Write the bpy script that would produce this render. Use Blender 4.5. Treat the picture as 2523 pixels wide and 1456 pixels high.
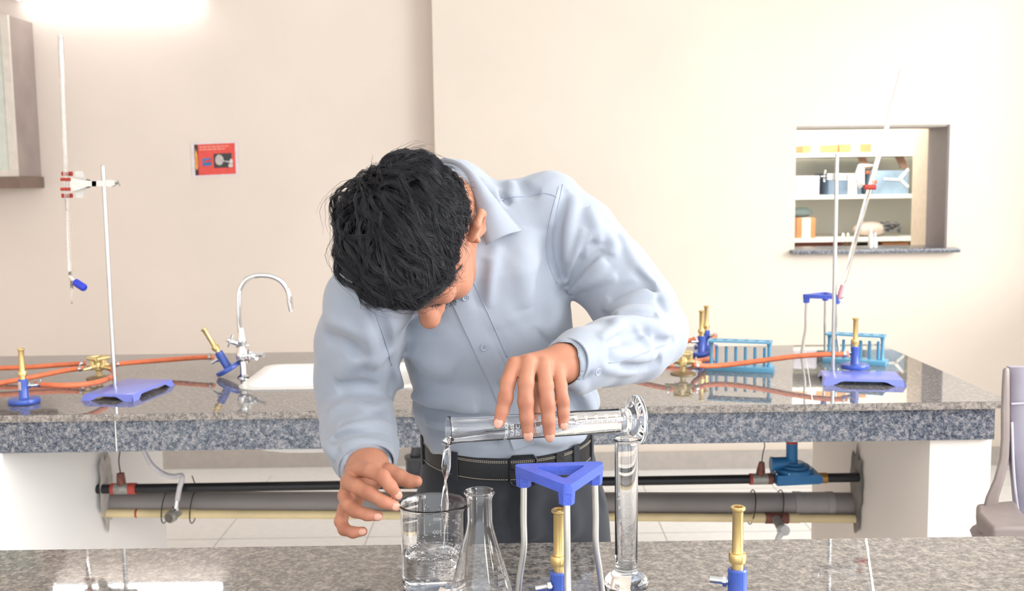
import bpy, bmesh, math, random
import numpy as np
from mathutils import Vector, Matrix, Euler, Quaternion, noise as mnoise
for _o in list(bpy.data.objects): bpy.data.objects.remove(_o, do_unlink=True)
scene = bpy.context.scene
COL = scene.collection
random.seed(7); np.random.seed(7)

# ------------------------------------------------------------------ camera
W, H, FPX, ZC = 2523, 1456, 2600.0, 1.42
PITCH, ROLL = math.radians(6.1), math.radians(0.8)
_fw = Vector((0, math.cos(PITCH), -math.sin(PITCH)))
_r0 = Vector((1, 0, 0)); _u0 = _r0.cross(_fw)
_rt = _r0*math.cos(ROLL) - _u0*math.sin(ROLL); _up = _u0*math.cos(ROLL) + _r0*math.sin(ROLL)
CAMLOC = Vector((0, 0, ZC))
cd = bpy.data.cameras.new('camera'); cam = bpy.data.objects.new('camera', cd); COL.objects.link(cam)
cam.matrix_world = Matrix.Translation(CAMLOC) @ Matrix((_rt, _up, -_fw)).transposed().to_4x4()
cd.sensor_fit = 'HORIZONTAL'; cd.sensor_width = 36.0; cd.lens = FPX/W*36.0
cd.clip_start = 0.02; cd.clip_end = 60
cd.dof.use_dof = True; cd.dof.focus_distance = 1.5; cd.dof.aperture_fstop = 9.0
scene.camera = cam

# ------------------------------------------------------------------ world, daylight, exposure
world = bpy.data.worlds.new('overcast_daylight'); scene.world = world; world.use_nodes = True
_bg = world.node_tree.nodes['Background']; _bg.inputs[0].default_value = (0.90, 0.95, 1.0, 1); _bg.inputs[1].default_value = 1.5
sl = bpy.data.lights.new('window_sun', 'SUN'); sl.energy = 0.9; sl.angle = math.radians(22); sl.color = (1.0, 0.98, 0.95)
so = bpy.data.objects.new('window_sun', sl); COL.objects.link(so)
so.rotation_euler = Vector((-0.75, 0.90, -0.33)).to_track_quat('-Z', 'Y').to_euler()
so.location = (5, 0, 3)
al = bpy.data.lights.new('window_daylight', 'AREA'); al.shape = 'RECTANGLE'; al.size = 1.55; al.size_y = 2.8; al.energy = 82; al.color = (0.98, 0.985, 1.0)
ao = bpy.data.objects.new('window_daylight', al); COL.objects.link(ao)
ao.location = (2.88, 1.15, 1.95); ao.rotation_euler = (0, math.radians(90), 0)
vs = scene.view_settings
vs.view_transform = 'Standard'; vs.look = 'None'; vs.exposure = 0.88; vs.gamma = 1.0; vs.use_curve_mapping = False
cy = scene.cycles
cy.max_bounces = 14; cy.diffuse_bounces = 4; cy.glossy_bounces = 6; cy.transmission_bounces = 14; cy.transparent_max_bounces = 12
cy.caustics_reflective = False; cy.caustics_refractive = True; cy.sample_clamp_indirect = 6.0

# ------------------------------------------------------------------ helpers
def ray(px, py): return _fw + _rt*((px - W/2)/FPX) - _up*((py - H/2)/FPX)
def P(px, py, y):
    d = ray(px, py); return CAMLOC + d*(y/d.y)
def PZ(px, py, z):
    d = ray(px, py); return CAMLOC + d*((z - ZC)/d.z)
def lin(c):
    c = c.lstrip('#'); v = [int(c[i:i+2], 16)/255 for i in (0, 2, 4)]
    return tuple(x/12.92 if x <= 0.04045 else ((x + 0.055)/1.055)**2.4 for x in v) + (1,)
MATS = {}
def mat(name, color, rough=0.5, metal=0.0, spec=0.5, var=0.06, vscale=30.0, bump=0.0, bscale=200.0, trans=0.0, ior=1.45, sub=0.0, subcol=None, coat=0.0, emit=None, estr=0.0, sheen=0.0):
    if name in MATS: return MATS[name]
    m = bpy.data.materials.new(name); m.use_nodes = True; nt = m.node_tree; b = nt.nodes['Principled BSDF']
    c = lin(color) if isinstance(color, str) else color
    b.inputs['Roughness'].default_value = rough; b.inputs['Metallic'].default_value = metal
    b.inputs['Specular IOR Level'].default_value = spec; b.inputs['IOR'].default_value = ior
    b.inputs['Transmission Weight'].default_value = trans; b.inputs['Coat Weight'].default_value = coat
    b.inputs['Sheen Weight'].default_value = sheen
    if sub:
        b.inputs['Subsurface Weight'].default_value = sub; b.inputs['Subsurface Radius'].default_value = (0.010, 0.004, 0.002); b.inputs['Subsurface Scale'].default_value = 0.6
    if emit:
        b.inputs['Emission Color'].default_value = lin(emit); b.inputs['Emission Strength'].default_value = estr
    tc = nt.nodes.new('ShaderNodeTexCoord')
    nz = nt.nodes.new('ShaderNodeTexNoise'); nz.inputs['Scale'].default_value = vscale; nz.inputs['Detail'].default_value = 4
    nt.links.new(tc.outputs['Object'], nz.inputs['Vector'])
    rp = nt.nodes.new('ShaderNodeValToRGB')
    rp.color_ramp.elements[0].position = 0.3; rp.color_ramp.elements[1].position = 0.7
    rp.color_ramp.elements[0].color = tuple(x*(1 - var) for x in c[:3]) + (1,)
    rp.color_ramp.elements[1].color = tuple(min(1, x*(1 + var)) for x in c[:3]) + (1,)
    nt.links.new(nz.outputs[0], rp.inputs[0]); nt.links.new(rp.outputs[0], b.inputs['Base Color'])
    if bump:
        n2 = nt.nodes.new('ShaderNodeTexNoise'); n2.inputs['Scale'].default_value = bscale; n2.inputs['Detail'].default_value = 3
        nt.links.new(tc.outputs['Object'], n2.inputs['Vector'])
        bp = nt.nodes.new('ShaderNodeBump'); bp.inputs['Strength'].default_value = bump; bp.inputs['Distance'].default_value = 0.002
        nt.links.new(n2.outputs[0], bp.inputs['Height']); nt.links.new(bp.outputs[0], b.inputs['Normal'])
    MATS[name] = m; return m
def glassmat(name, color=(1, 1, 1, 1), ior=1.47, rough=0.0):
    m = mat(name, color, rough=rough, trans=1.0, ior=ior, var=0.0); return m
def granite(name, base, dark, light, scale=1.0, rough=0.06, bump=0.02, ior=1.5):
    m = bpy.data.materials.new(name); m.use_nodes = True; nt = m.node_tree; b = nt.nodes['Principled BSDF']
    tc = nt.nodes.new('ShaderNodeTexCoord')
    def ns(s, d, r):
        n = nt.nodes.new('ShaderNodeTexNoise'); n.inputs['Scale'].default_value = s*scale; n.inputs['Detail'].default_value = d; n.inputs['Roughness'].default_value = r
        nt.links.new(tc.outputs['Object'], n.inputs['Vector']); return n
    def ramp(n, stops):
        r = nt.nodes.new('ShaderNodeValToRGB'); e = r.color_ramp.elements
        while len(e) < len(stops): e.new(0.5)
        for k, (p, c) in enumerate(stops): e[k].position = p; e[k].color = c
        nt.links.new(n.outputs[0], r.inputs[0]); return r
    r1 = ramp(ns(70, 5, 0.7), [(0.40, lin(dark)), (0.5, lin(base)), (0.62, lin(light))])
    r2 = ramp(ns(190, 3, 0.6), [(0.42, lin(dark)), (0.52, lin(base)), (0.64, lin(light))])
    mx = nt.nodes.new('ShaderNodeMixRGB'); mx.inputs[0].default_value = 0.45
    nt.links.new(r1.outputs[0], mx.inputs[1]); nt.links.new(r2.outputs[0], mx.inputs[2]); nt.links.new(mx.outputs[0], b.inputs['Base Color'])
    b.inputs['Roughness'].default_value = rough; b.inputs['IOR'].default_value = ior
    if bump:
        n3 = ns(38, 3, 0.5); bp = nt.nodes.new('ShaderNodeBump'); bp.inputs['Strength'].default_value = bump; bp.inputs['Distance'].default_value = 0.001
        nt.links.new(n3.outputs[0], bp.inputs['Height']); nt.links.new(bp.outputs[0], b.inputs['Normal'])
    MATS[name] = m; return m
def worldloc(o):
    v = Vector((0, 0, 0))
    while o is not None: v += o.location; o = o.parent
    return v
def link(name, me, material, parent=None, smooth=35, world=False):
    o = bpy.data.objects.new(name, me); COL.objects.link(o)
    if material is not None: me.materials.append(material)
    if smooth is not None:
        me.polygons.foreach_set('use_smooth', np.ones(len(me.polygons), bool))
        if smooth < 180: me.set_sharp_from_angle(angle=math.radians(smooth))
    if parent is not None:
        o.parent = parent
        if world: o.location = -worldloc(parent)
    return o
def tag(o, label=None, cat=None, group=None, kind=None):
    if label: o['label'] = label
    if cat: o['category'] = cat
    if group: o['group'] = group
    if kind: o['kind'] = kind
    return o
def thing(name, label, cat, loc=(0, 0, 0), rz=0.0, group=None):
    o = bpy.data.objects.new(name, None); COL.objects.link(o); o.location = loc; o.rotation_euler = (0, 0, rz)
    o.empty_display_size = 0.05
    return tag(o, label, cat, group)
def frame_of(d):
    d = Vector(d).normalized(); a = Vector((0, 0, 1)) if abs(d.z) < 0.9 else Vector((1, 0, 0))
    x = a.cross(d).normalized(); return x, d.cross(x).normalized(), d
def spl(pts, n=8):
    pts = [Vector(p) for p in pts]; q = [pts[0]*2 - pts[1]] + pts + [pts[-1]*2 - pts[-2]]; out = []
    for i in range(1, len(q) - 2):
        for k in range(n):
            t = k/n; p0, p1, p2, p3 = q[i-1], q[i], q[i+1], q[i+2]
            out.append(0.5*((2*p1) + (p2 - p0)*t + (2*p0 - 5*p1 + 4*p2 - p3)*t*t + (3*p1 - p0 - 3*p2 + p3)*t**3))
    return out + [pts[-1]]
class MB:
    def __init__(s): s.v = []; s.f = []
    def add(s, v, f):
        k = len(s.v); s.v += [tuple(x) for x in v]; s.f += [tuple(i + k for i in q) for q in f]; return s
    def box(s, lo, hi, rot=None, piv=None, bev=0.0):
        bm = bmesh.new(); bmesh.ops.create_cube(bm, size=1.0)
        lo, hi = Vector(lo), Vector(hi); c = (lo + hi)/2; d = hi - lo
        for v in bm.verts: v.co = Vector((v.co.x*d.x, v.co.y*d.y, v.co.z*d.z)) + c
        if bev: bmesh.ops.bevel(bm, geom=bm.edges[:], offset=bev, segments=2, profile=0.6, affect='EDGES')
        return s.bm(bm, rot, piv)
    def bm(s, bm, rot=None, piv=None):
        bm.verts.index_update()
        vs_ = [v.co.copy() for v in bm.verts]
        if rot is not None:
            R = rot if isinstance(rot, Matrix) else Euler(rot).to_matrix(); p = Vector(piv or (0, 0, 0))
            vs_ = [R @ (v - p) + p for v in vs_]
        fs = [[v.index for v in f.verts] for f in bm.faces]; bm.free(); return s.add(vs_, fs)
    def tube(s, pts, r, n=12, caps=True, closed=False):
        pts = [Vector(p) for p in pts]; m = len(pts); rs = r if hasattr(r, '__len__') else [r]*m
        x = None; vv = []; ff = []
        for i in range(m):
            a = pts[i-1] if (i > 0 or closed) else pts[i]; b = pts[(i+1) % m] if (i < m-1 or closed) else pts[i]
            t = (b - a).normalized()
            if x is None: x = frame_of(t)[0]
            x = (x - t*x.dot(t)).normalized(); y = t.cross(x)
            for k in range(n):
                an = 2*math.pi*k/n; vv.append(pts[i] + (x*math.cos(an) + y*math.sin(an))*rs[i])
        for i in range(m if closed else m-1):
            j = (i+1) % m
            for k in range(n):
                l = (k+1) % n; ff.append((i*n+k, i*n+l, j*n+l, j*n+k))
        if caps and not closed: ff.append(tuple(range(n))[::-1]); ff.append(tuple((m-1)*n + k for k in range(n)))
        return s.add(vv, ff)
    def lathe(s, prof, n=32, o=(0, 0, 0), ax=(0, 0, 1), closed=False, fn=None):
        X, Y, Z = (Vector((1, 0, 0)), Vector((0, 1, 0)), Vector((0, 0, 1))) if tuple(ax) == (0, 0, 1) else frame_of(ax)
        o = Vector(o); vv = []; ff = []; m = len(prof)
        for i, (r, z) in enumerate(prof):
            for k in range(n):
                a = 2*math.pi*k/n; rr, zz = (max(r, 1e-5), z) if fn is None else fn(max(r, 1e-5), z, a, i)
                vv.append(o + X*(rr*math.cos(a)) + Y*(rr*math.sin(a)) + Z*zz)
        for i in range(m if closed else m-1):
            j = (i+1) % m
            for k in range(n):
                l = (k+1) % n; ff.append((i*n+k, i*n+l, j*n+l, j*n+k))
        if not closed:
            ff.append(tuple(range(n))[::-1]); ff.append(tuple((m-1)*n + k for k in range(n)))
        return s.add(vv, ff)
    def prism(s, poly, z0, z1):
        n = len(poly); v = [(x, y, z0) for x, y in poly] + [(x, y, z1) for x, y in poly]
        f = [tuple(range(n))[::-1], tuple(range(n, 2*n))] + [(i, (i+1) % n, n + (i+1) % n, n + i) for i in range(n)]
        return s.add(v, f)
    def ell(s, c, r, n=16, m=10, R=None):
        prof = [(math.sin(math.pi*i/m), -math.cos(math.pi*i/m)) for i in range(m+1)]; k0 = len(s.v); s.lathe(prof, n)
        for i in range(k0, len(s.v)):
            q = Vector(s.v[i]); q = Vector((q.x*r[0], q.y*r[1], q.z*r[2])); q = R @ q if R is not None else q
            s.v[i] = tuple(q + Vector(c))
        return s
    def xf(s, M, k0=0):
        for i in range(k0, len(s.v)): s.v[i] = tuple(M @ Vector(s.v[i]))
        return s
    def build(s, name, material, parent=None, smooth=35, world=False):
        me = bpy.data.meshes.new(name); me.from_pydata(s.v, [], s.f); me.update()
        bm = bmesh.new(); bm.from_mesh(me); bmesh.ops.recalc_face_normals(bm, faces=bm.faces[:]); bm.to_mesh(me); bm.free()
        return link(name, me, material, parent, smooth, world)
def copy_tree(o, parent=None):
    c = o.copy(); COL.objects.link(c); c.parent = parent
    for ch in list(o.children): copy_tree(ch, c)
    return c
def text_mesh(body, size):
    cu = bpy.data.curves.new('txt', 'FONT'); cu.body = body; cu.size = size; cu.align_x = 'CENTER'; cu.align_y = 'CENTER'; cu.resolution_u = 3
    ob = bpy.data.objects.new('txt', cu); COL.objects.link(ob)
    dg = bpy.context.evaluated_depsgraph_get(); me = ob.evaluated_get(dg).to_mesh()
    v = [x.co.copy() for x in me.vertices]; f = [tuple(p.vertices) for p in me.polygons]
    ob.evaluated_get(dg).to_mesh_clear(); bpy.data.objects.remove(ob); bpy.data.curves.remove(cu); return v, f
# ------------------------------------------------------------------ materials of the setting
def plaster(name, color, var=0.035):
    return mat(name, color, rough=0.75, spec=0.25, var=var, vscale=1.6, bump=0.25, bscale=14.0)
M_wall = plaster('cream_plaster', '#ddd1c4'); M_wallL = plaster('beige_plaster', '#e2d5ca')
M_pier2 = plaster('pinkish_plaster', '#f3e9df'); M_white = plaster('white_plaster', '#e6e1db'); M_pier = plaster('pale_plaster', '#f8f5f2')
M_floor = mat('pale_floor_tile', '#f1f0ee', rough=0.25, var=0.03)
M_ceil = mat('white_ceiling', '#efeeea', rough=0.8)
M_top = granite('polished_granite_top', '#767371', '#484a4f', '#9f9a97', 1.2, 0.02, 0.0, 2.05)
M_front = granite('polished_granite_table', '#767069', '#43454b', '#a59c95', 1.0, 0.03, 0.02, 1.95)
M_fascia = granite('blue_grey_granite', '#5d6674', '#232a36', '#aea7a4', 1.5, 0.25, 0.0)
M_edge = granite('rough_granite_edge', '#8d847c', '#4a4644', '#bdb3ab', 1.8, 0.5, 0.1)
M_joint = mat('tile_joint_grey', '#b9b6b0', rough=0.8)
M_skirt = mat('grey_skirting', '#b3aba4', rough=0.4)
M_grout = mat('white_grout', '#e8e4de', rough=0.8)
M_steel = mat('brushed_steel', '#c9ccce', rough=0.25, metal=1.0, var=0.03)
M_chrome = mat('chrome', '#e4e6e8', rough=0.06, metal=1.0, var=0.01)
M_brass = mat('brass', '#dcc083', rough=0.3, metal=0.85, var=0.08)
M_brassd = mat('pale_brass', '#e0cb95', rough=0.35, metal=0.75, var=0.08)
M_blue = mat('blue_enamel', '#3f5cb4', rough=0.3, var=0.06, coat=0.3)
M_blue2 = mat('violet_blue_enamel', '#7681d6', rough=0.35, var=0.05, coat=0.2)
M_lblue = mat('light_blue_plastic', '#66a5c6', rough=0.35, var=0.04)
M_rub = mat('orange_rubber', '#de7850', rough=0.5, var=0.10, vscale=60)
M_ceramic = mat('white_ceramic', '#efece8', rough=0.12, var=0.01)
M_glass = glassmat('clear_glass'); M_water = glassmat('water', ior=1.333)
M_print = mat('white_print', '#f6f6f4', rough=0.6, var=0.0)
def struct(o): o['kind'] = 'structure'; return o

# ------------------------------------------------------------------ room shell
YL, YR, XL, XR, ZT = 5.24, 5.10, -3.1, 2.9, 3.1
_a, _b = P(1962, 312, YR), P(2332, 610, YR)
WX0, WX1, WZ0, WZ1 = _a.x, _b.x, _b.z, _a.z
XC = P(1070, 300, YR).x                      # the corner where the left part of the wall steps back
YH = YR + .24
struct(MB().box((XL-.2, -2.6, -.1), (XR+.2, 7.0, 0)).build('floor', M_floor))
struct(MB().box((XL-.2, -2.6, ZT), (XR+.2, 7.0, ZT+.1)).build('ceiling', M_ceil))
struct(MB().box((XL-.15, -2.6, 0), (XL, 5.44, ZT)).build('wall_left', M_wallL))
struct(MB().box((XL, YL, 0), (XC, YL+.2, ZT)).build('wall_back_left', M_wallL))
m = MB()
m.box((XC, YR, 0), (WX0, YH, ZT)); m.box((WX1, YR, 0), (XR, YH, ZT))
m.box((WX0, YR, WZ1), (WX1, YH, ZT)); m.box((WX0, YR, 0), (WX1, YH, WZ0-.02))
wall = struct(m.build('wall_back', M_wall))
m = MB(); y0, y1, z0, z1 = -.30, 4.60, 1.03, 2.75
m.box((XR, -2.6, 0), (XR+.15, y0, ZT)); m.box((XR, y1, 0), (XR+.15, YH, ZT)); m.box((XR, y0, 0), (XR+.15, y1, z0)); m.box((XR, y0, z1), (XR+.15, y1, ZT))
struct(m.build('wall_right', M_wall))
w = struct(MB().box((XR-.03, y0-.03, z0-.03), (XR+.15, y1+.03, z0)).build('window_1', M_top))
for yy in np.linspace(y0, y1, 6):
    MB().box((XR+.06, yy-.02, z0), (XR+.1, yy+.02, z1)).build('window_mullion', M_steel, w, world=True)
MB().box((XR+.03, y0, z0), (XR+.05, 2.75, z1)).build('sun_blocker', mat('white_blocker', '#f2f0ea', rough=.7), w, world=True)  # unseen panel, added to keep the sun off the middle of the back wall
# floor tile joints under the counter and beyond
for k in range(12):
    x = -3.0 + k*.6; MB().box((x, 1.7, 0), (x+.004, 5.08, .0006)).build('tile_joint', M_joint, bpy.data.objects['floor'], smooth=None)
for k in range(6):
    y = 1.75 + k*.6; MB().box((-3.0, y, 0), (2.8, y+.004, .0006)).build('tile_joint', M_joint, bpy.data.objects['floor'], smooth=None)
struct(MB().box((XC, YR-.012, 0), (XR, YR-.0005, .09)).build('baseboard_back', M_skirt))
struct(MB().box((XL, YL-.012, 0), (XC-.001, YL-.0005, .09)).build('baseboard_back_left', M_skirt))
# pass-through hatch: granite sill, dark reveal board, beige board
_s0, _s1 = P(1953, 622, YR-.05), P(2365, 618, YR-.05)
struct(MB().box((_s0.x, YR-.06, WZ0-.02), (_s1.x, YH, WZ0), bev=.004).build('trim_1', M_fascia))
struct(MB().box((WX1-.008, YR+.004, WZ0), (WX1-.0005, YH, WZ1)).build('trim_2', mat('grey_reveal_board', '#857b7e', rough=0.6)))
struct(MB().box((WX1-.008, YH+.002, WZ0-.3), (WX1+.15, YH+.2, WZ1+.5)).build('trim_3', mat('beige_board', '#cfbeac', rough=0.6)))
struct(MB().box((WX0+.002, YR+.01, WZ1-.008), (WX1-.009, YH, WZ1-.0005)).build('trim_4', mat('grey_lintel', '#b9b1a8', rough=0.7)))
# store room behind the hatch
M_store = plaster('store_white', '#f1efe4')
struct(MB().box((.6, 6.6, 0), (XR+.4, 6.7, ZT)).build('wall_store_back', M_store))
struct(MB().box((.5, YH, 0), (.6, 6.7, ZT)).build('wall_store_left', M_store))
struct(MB().box((XR+.3, YH, 0), (XR+.4, 6.7, ZT)).build('wall_store_right', M_store))
lt = bpy.data.lights.new('store_room_fill_light', 'AREA'); lt.size = 0.9; lt.energy = 30; lt.color = (1, .98, .93)  # added fill lamp above the hatch, aimed to light the shelves evenly
lo = bpy.data.objects.new('store_room_fill_light', lt); COL.objects.link(lo); lo.location = (1.75, 5.46, 2.2); lo.rotation_euler = (math.radians(62), 0, 0)
# masonry piers carrying the rear counter
YB = 3.47                                     # rear edge of the counter island
PLX = lambda y: -1.275 + (y-2.575)*.115
PRX = lambda y: 1.037 - (y-2.575)*.045
struct(MB().prism([(-1.5, 2.575), (PLX(2.575), 2.575), (PLX(YB-.02), YB-.02), (-1.5, YB-.02)], 0, .851).build('wall_pier_left', M_pier))
struct(MB().prism([(PRX(2.575), 2.575), (1.19, 2.575), (1.19, YB-.02), (PRX(YB-.02), YB-.02)], 0, .851).build('wall_pier_right', M_pier2))
# scars of cement where the pipes enter the piers
def blob(name, x, y, z, ry, rz, nx, material, seed):
    rnd = random.Random(seed); n = 26; vv = [(x + nx*.006, y, z)]; ff = []
    for k in range(n):
        a = 2*math.pi*k/n; q = 1 + rnd.uniform(-.22, .22)
        vv.append((x + nx*.001, y + ry*math.cos(a)*q, z + rz*math.sin(a)*q))
    for k in range(n): ff.append((0, 1+k, 1+(k+1) % n))
    return struct(MB().add(vv, ff).build(name, material, smooth=180))
M_cement = mat('grey_cement', '#857e78', rough=0.9, var=0.2, vscale=25, bump=0.8, bscale=90)
M_cement2 = mat('pale_cement', '#c5bfb9', rough=0.9, var=0.15, vscale=40, bump=0.8, bscale=90)
blob('trim_5', PRX(3.05)-.004, 3.05, .505, .055, .125, -1, M_cement, 3)
blob('trim_6', PLX(3.05)+.009, 3.05, .53, .05, .11, 1, M_cement2, 5)

# ------------------------------------------------------------------ rear counter
ZK = 0.87
wt = thing('counter_worktop', 'long polished grey granite worktop along the back wall', 'worktop', (0, 2.9, .852))
SX0, SX1, SY0, SY1 = -.74, -.27, 2.835, 3.20      # sink cut-out
m = MB(); t0, t1 = .852, ZK
m.box((-2.3, 2.545, t0), (SX0, YB, t1)); m.box((SX0, 2.545, t0), (SX1, SY0, t1)); m.box((SX0, SY1, t0), (SX1, YB, t1))
m.box((SX1, 2.545, t0), (-.2, YB, t1)); KX = lambda y: .7336 + (y-2.545)*.2535
m.prism([(-.2, 2.545), (KX(2.545), 2.545), (KX(YB), YB), (-.2, YB)], t0, t1)
m.build('slab', M_top, wt, world=True)
MB().prism([(KX(2.545)+.003, 2.545), (1.222, 2.545), (1.222, YB), (KX(YB)+.003, YB)], t0, t1).build('slab', M_top, wt, world=True)
MB().prism([(KX(2.545), 2.546), (KX(2.545)+.003, 2.546), (KX(YB)+.003, YB), (KX(YB), YB)], t0, t1-.0002).build('grout_line', M_grout, wt, world=True)
MB().box((-2.3, 2.5435, t0), (1.222, 2.5449, t1-.001)).build('front_edge', M_edge, wt, world=True)
fa = thing('counter_fascia', 'blue-grey speckled granite band under the rear worktop edge', 'fascia', (0, 2.56, .775))
MB().box((-2.3, 2.557, .772), (-.985, 2.575, .8515)).build('panel', M_fascia, fa, world=True)
MB().box((-.982, 2.557, .772), (1.188, 2.575, .8515)).build('panel', M_fascia, fa, world=True)
MB().box((-.985, 2.5575, .772), (-.982, 2.575, .8515)).build('grout_line', M_grout, fa, world=True)
# front table
ft = thing('front_table', 'polished brown-grey granite table top in the foreground', 'table', (0, 1.2, .84))
ftn = Vector((.527-.477, 1.536-1.362)).normalized()
JX = lambda y: .537 + (y - 1.57)*.287
MB().add([(-1.9, .85, .845), (JX(.85), .85, .845), (JX(1.57), 1.57, .845), (-1.9, 1.57, .845), (-1.9, .85, ZK), (JX(.85), .85, ZK), (JX(1.57), 1.57, ZK), (-1.9, 1.57, ZK)],
         [(3, 2, 1, 0), (4, 5, 6, 7), (0, 1, 5, 4), (1, 2, 6, 5), (2, 3, 7, 6), (3, 0, 4, 7)]).build('slab', M_front, ft, world=True)
g = .0022
MB().add([(JX(.85)+g, .85, .845), (1.9, .85, .845), (1.9, 1.57, .845), (JX(1.57)+g, 1.57, .845), (JX(.85)+g, .85, ZK), (1.9, .85, ZK), (1.9, 1.57, ZK), (JX(1.57)+g, 1.57, ZK)],
         [(3, 2, 1, 0), (4, 5, 6, 7), (0, 1, 5, 4), (1, 2, 6, 5), (2, 3, 7, 6), (3, 0, 4, 7)]).build('slab', M_front, ft, world=True)
rnd = random.Random(4); m = MB(); n = 60; vv = []; ff = []
for i in range(n+1):
    y = .851 + (1.569-.851)*i/n; a, b = rnd.uniform(.0002, .0012), rnd.uniform(.0002, .0012)
    vv += [(JX(y)-a, y, ZK+.0003), (JX(y)+g+b, y, ZK+.0003)]
    if i: ff.append((2*i-2, 2*i-1, 2*i+1, 2*i))
m.add(vv, ff).build('grout_line', M_grout, ft, world=True)
for x in (-1.7, 1.6):
    MB().box((x, .9, 0), (x+.15, 1.5, .845)).build('pier', M_pier, ft, world=True)
# ------------------------------------------------------------------ generic makers
def pxprism(m, poly, y0, y1, ymid=None):
    """flat plate with an outline given at depth ymid, thickness y0..y1 along the room's depth"""
    ym = ymid or (y0 + y1)/2; q = [P(a, b, ym) for a, b in poly]; n = len(q)
    v = [(p.x, y0, p.z) for p in q] + [(p.x, y1, p.z) for p in q]
    f = [tuple(range(n))[::-1], tuple(range(n, 2*n))] + [(i, (i+1) % n, n+(i+1) % n, n+i) for i in range(n)]
    return m.add(v, f)
def make_burner(label, group, sticker=False, nip=0.0):
    t = thing('bunsen_burner', label, 'burner', group=group)
    MB().lathe([(.034, 0), (.0385, .0015), (.0395, .004), (.0395, .011), (.038, .0135), (.014, .0142)], 40).build('base', M_blue, t)
    MB().lathe([(.013, .0142), (.012, .016), (.012, .061), (.0105, .063)], 28).build('body', M_blue, t)
    MB().lathe([(.0075, .062), (.0075, .071), (.0105, .0715), (.011, .074), (.011, .081), (.0102, .0835), (.0074, .084), (.0070, .086), (.0068, .137), (.0075, .1385), (.0092, .1395), (.0094, .142), (.0078, .1432), (.0058, .143), (.0054, .138), (.0052, .09)], 28).build('barrel', M_brass, t)
    c, s_ = math.cos(nip), math.sin(nip); k = MB()
    k.tube([(c*r, s_*r, .045) for r in (.010, .034)], .0045, 12); k.tube([(c*r, s_*r, .045) for r in (.013, .018)], .0075, 6)
    k.build('gas_nipple', M_steel, t)
    if sticker:
        v = []; f = []
        for i in range(9):
            a = math.radians(190 + i*10)
            v += [(.0122*math.cos(a), .0122*math.sin(a), .036), (.0122*math.cos(a), .0122*math.sin(a), .058)]
            if i: f.append((2*i-2, 2*i, 2*i+1, 2*i-1))
        MB().add(v, f).build('sticker', mat('pink_sticker', '#d9c2bd', rough=.6), t)
    return t
def hose(name, label, pts, r=.0072, clips=((0, 1),)):
    pp = spl(pts, 10); t = thing(name, label, 'hose', pp[0], group='orange rubber gas hoses')
    MB().tube(pp, r, 14).build('tubing', M_rub, t, smooth=180, world=True)
    for e in clips:
        for end in e:
            i = 2 if end == 0 else len(pp)-3; d = (pp[i+1] - pp[i-1]).normalized(); c = pp[i]
            k = MB().tube([c - d*.004, c + d*.004], r+.0014, 14); x, y, _ = frame_of(d)
            k.tube([c + y*(r), c + y*(r+.006)], .0022, 8); k.build('hose_clip', M_steel, t, world=True)
    return t

# ------------------------------------------------------------------ wall cabinet, poster, tube light on the far left wall
_cb, _ct = P(100, 463, YL), P(84, 57, YL); cx1 = (_cb.x + _ct.x)/2; cz0, cz1 = _cb.z, _ct.z; cyf = YL*.951
t = thing('wall_cabinet', 'grey glass-fronted cabinet hung on the wall at upper left', 'cabinet', (cx1-.3, YL, cz0))
M_cab = mat('grey_brown_board', '#9d8f89', rough=0.6, var=0.12, vscale=6); M_cabd = mat('brown_board', '#7a665c', rough=0.6, var=.12, vscale=8)
m = MB(); zb = cz0 + .055
m.box((cx1-.018, cyf+.02, zb), (cx1, YL-.002, cz1)); m.box((cx1-.75, cyf+.02, zb), (cx1-.73, YL-.002, cz1))
m.box((cx1-.73, cyf+.02, cz1-.018), (cx1-.018, YL-.002, cz1)); m.box((cx1-.73, YL-.012, zb), (cx1-.018, YL-.002, cz1-.018)); m.box((cx1-.73, cyf+.02, zb), (cx1-.018, YL-.012, zb+.018))
m.box((cx1-.73, cyf+.03, (cz0+cz1)/2), (cx1-.018, YL-.02, (cz0+cz1)/2+.016))
m.build('body', M_cab, t, world=True)
MB().box((cx1-.76, cyf-.01, cz0), (cx1+.012, YL-.002, zb-.001)).build('plinth', M_cabd, t, world=True)
m = MB(); d0, d1 = cx1-.75, cx1
for lo, hi in (((d1-.035, zb), (d1, cz1)), ((d0, zb), (d0+.035, cz1)), ((d0+.035, zb), (d1-.035, zb+.03)), ((d0+.035, cz1-.035), (d1-.035, cz1))):
    m.box((lo[0], cyf, lo[1]), (hi[0], cyf+.018, hi[1]))
dr = m.build('door', mat('cream_frame', '#d9d0c6', rough=.5), t, world=True)
MB().box((d0+.035, cyf+.006, zb+.03), (d1-.035, cyf+.011, cz1-.035)).build('glass_pane', mat('frosted_green_glass', '#cdd2c8', rough=.15, spec=.6), dr, world=True)

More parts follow.
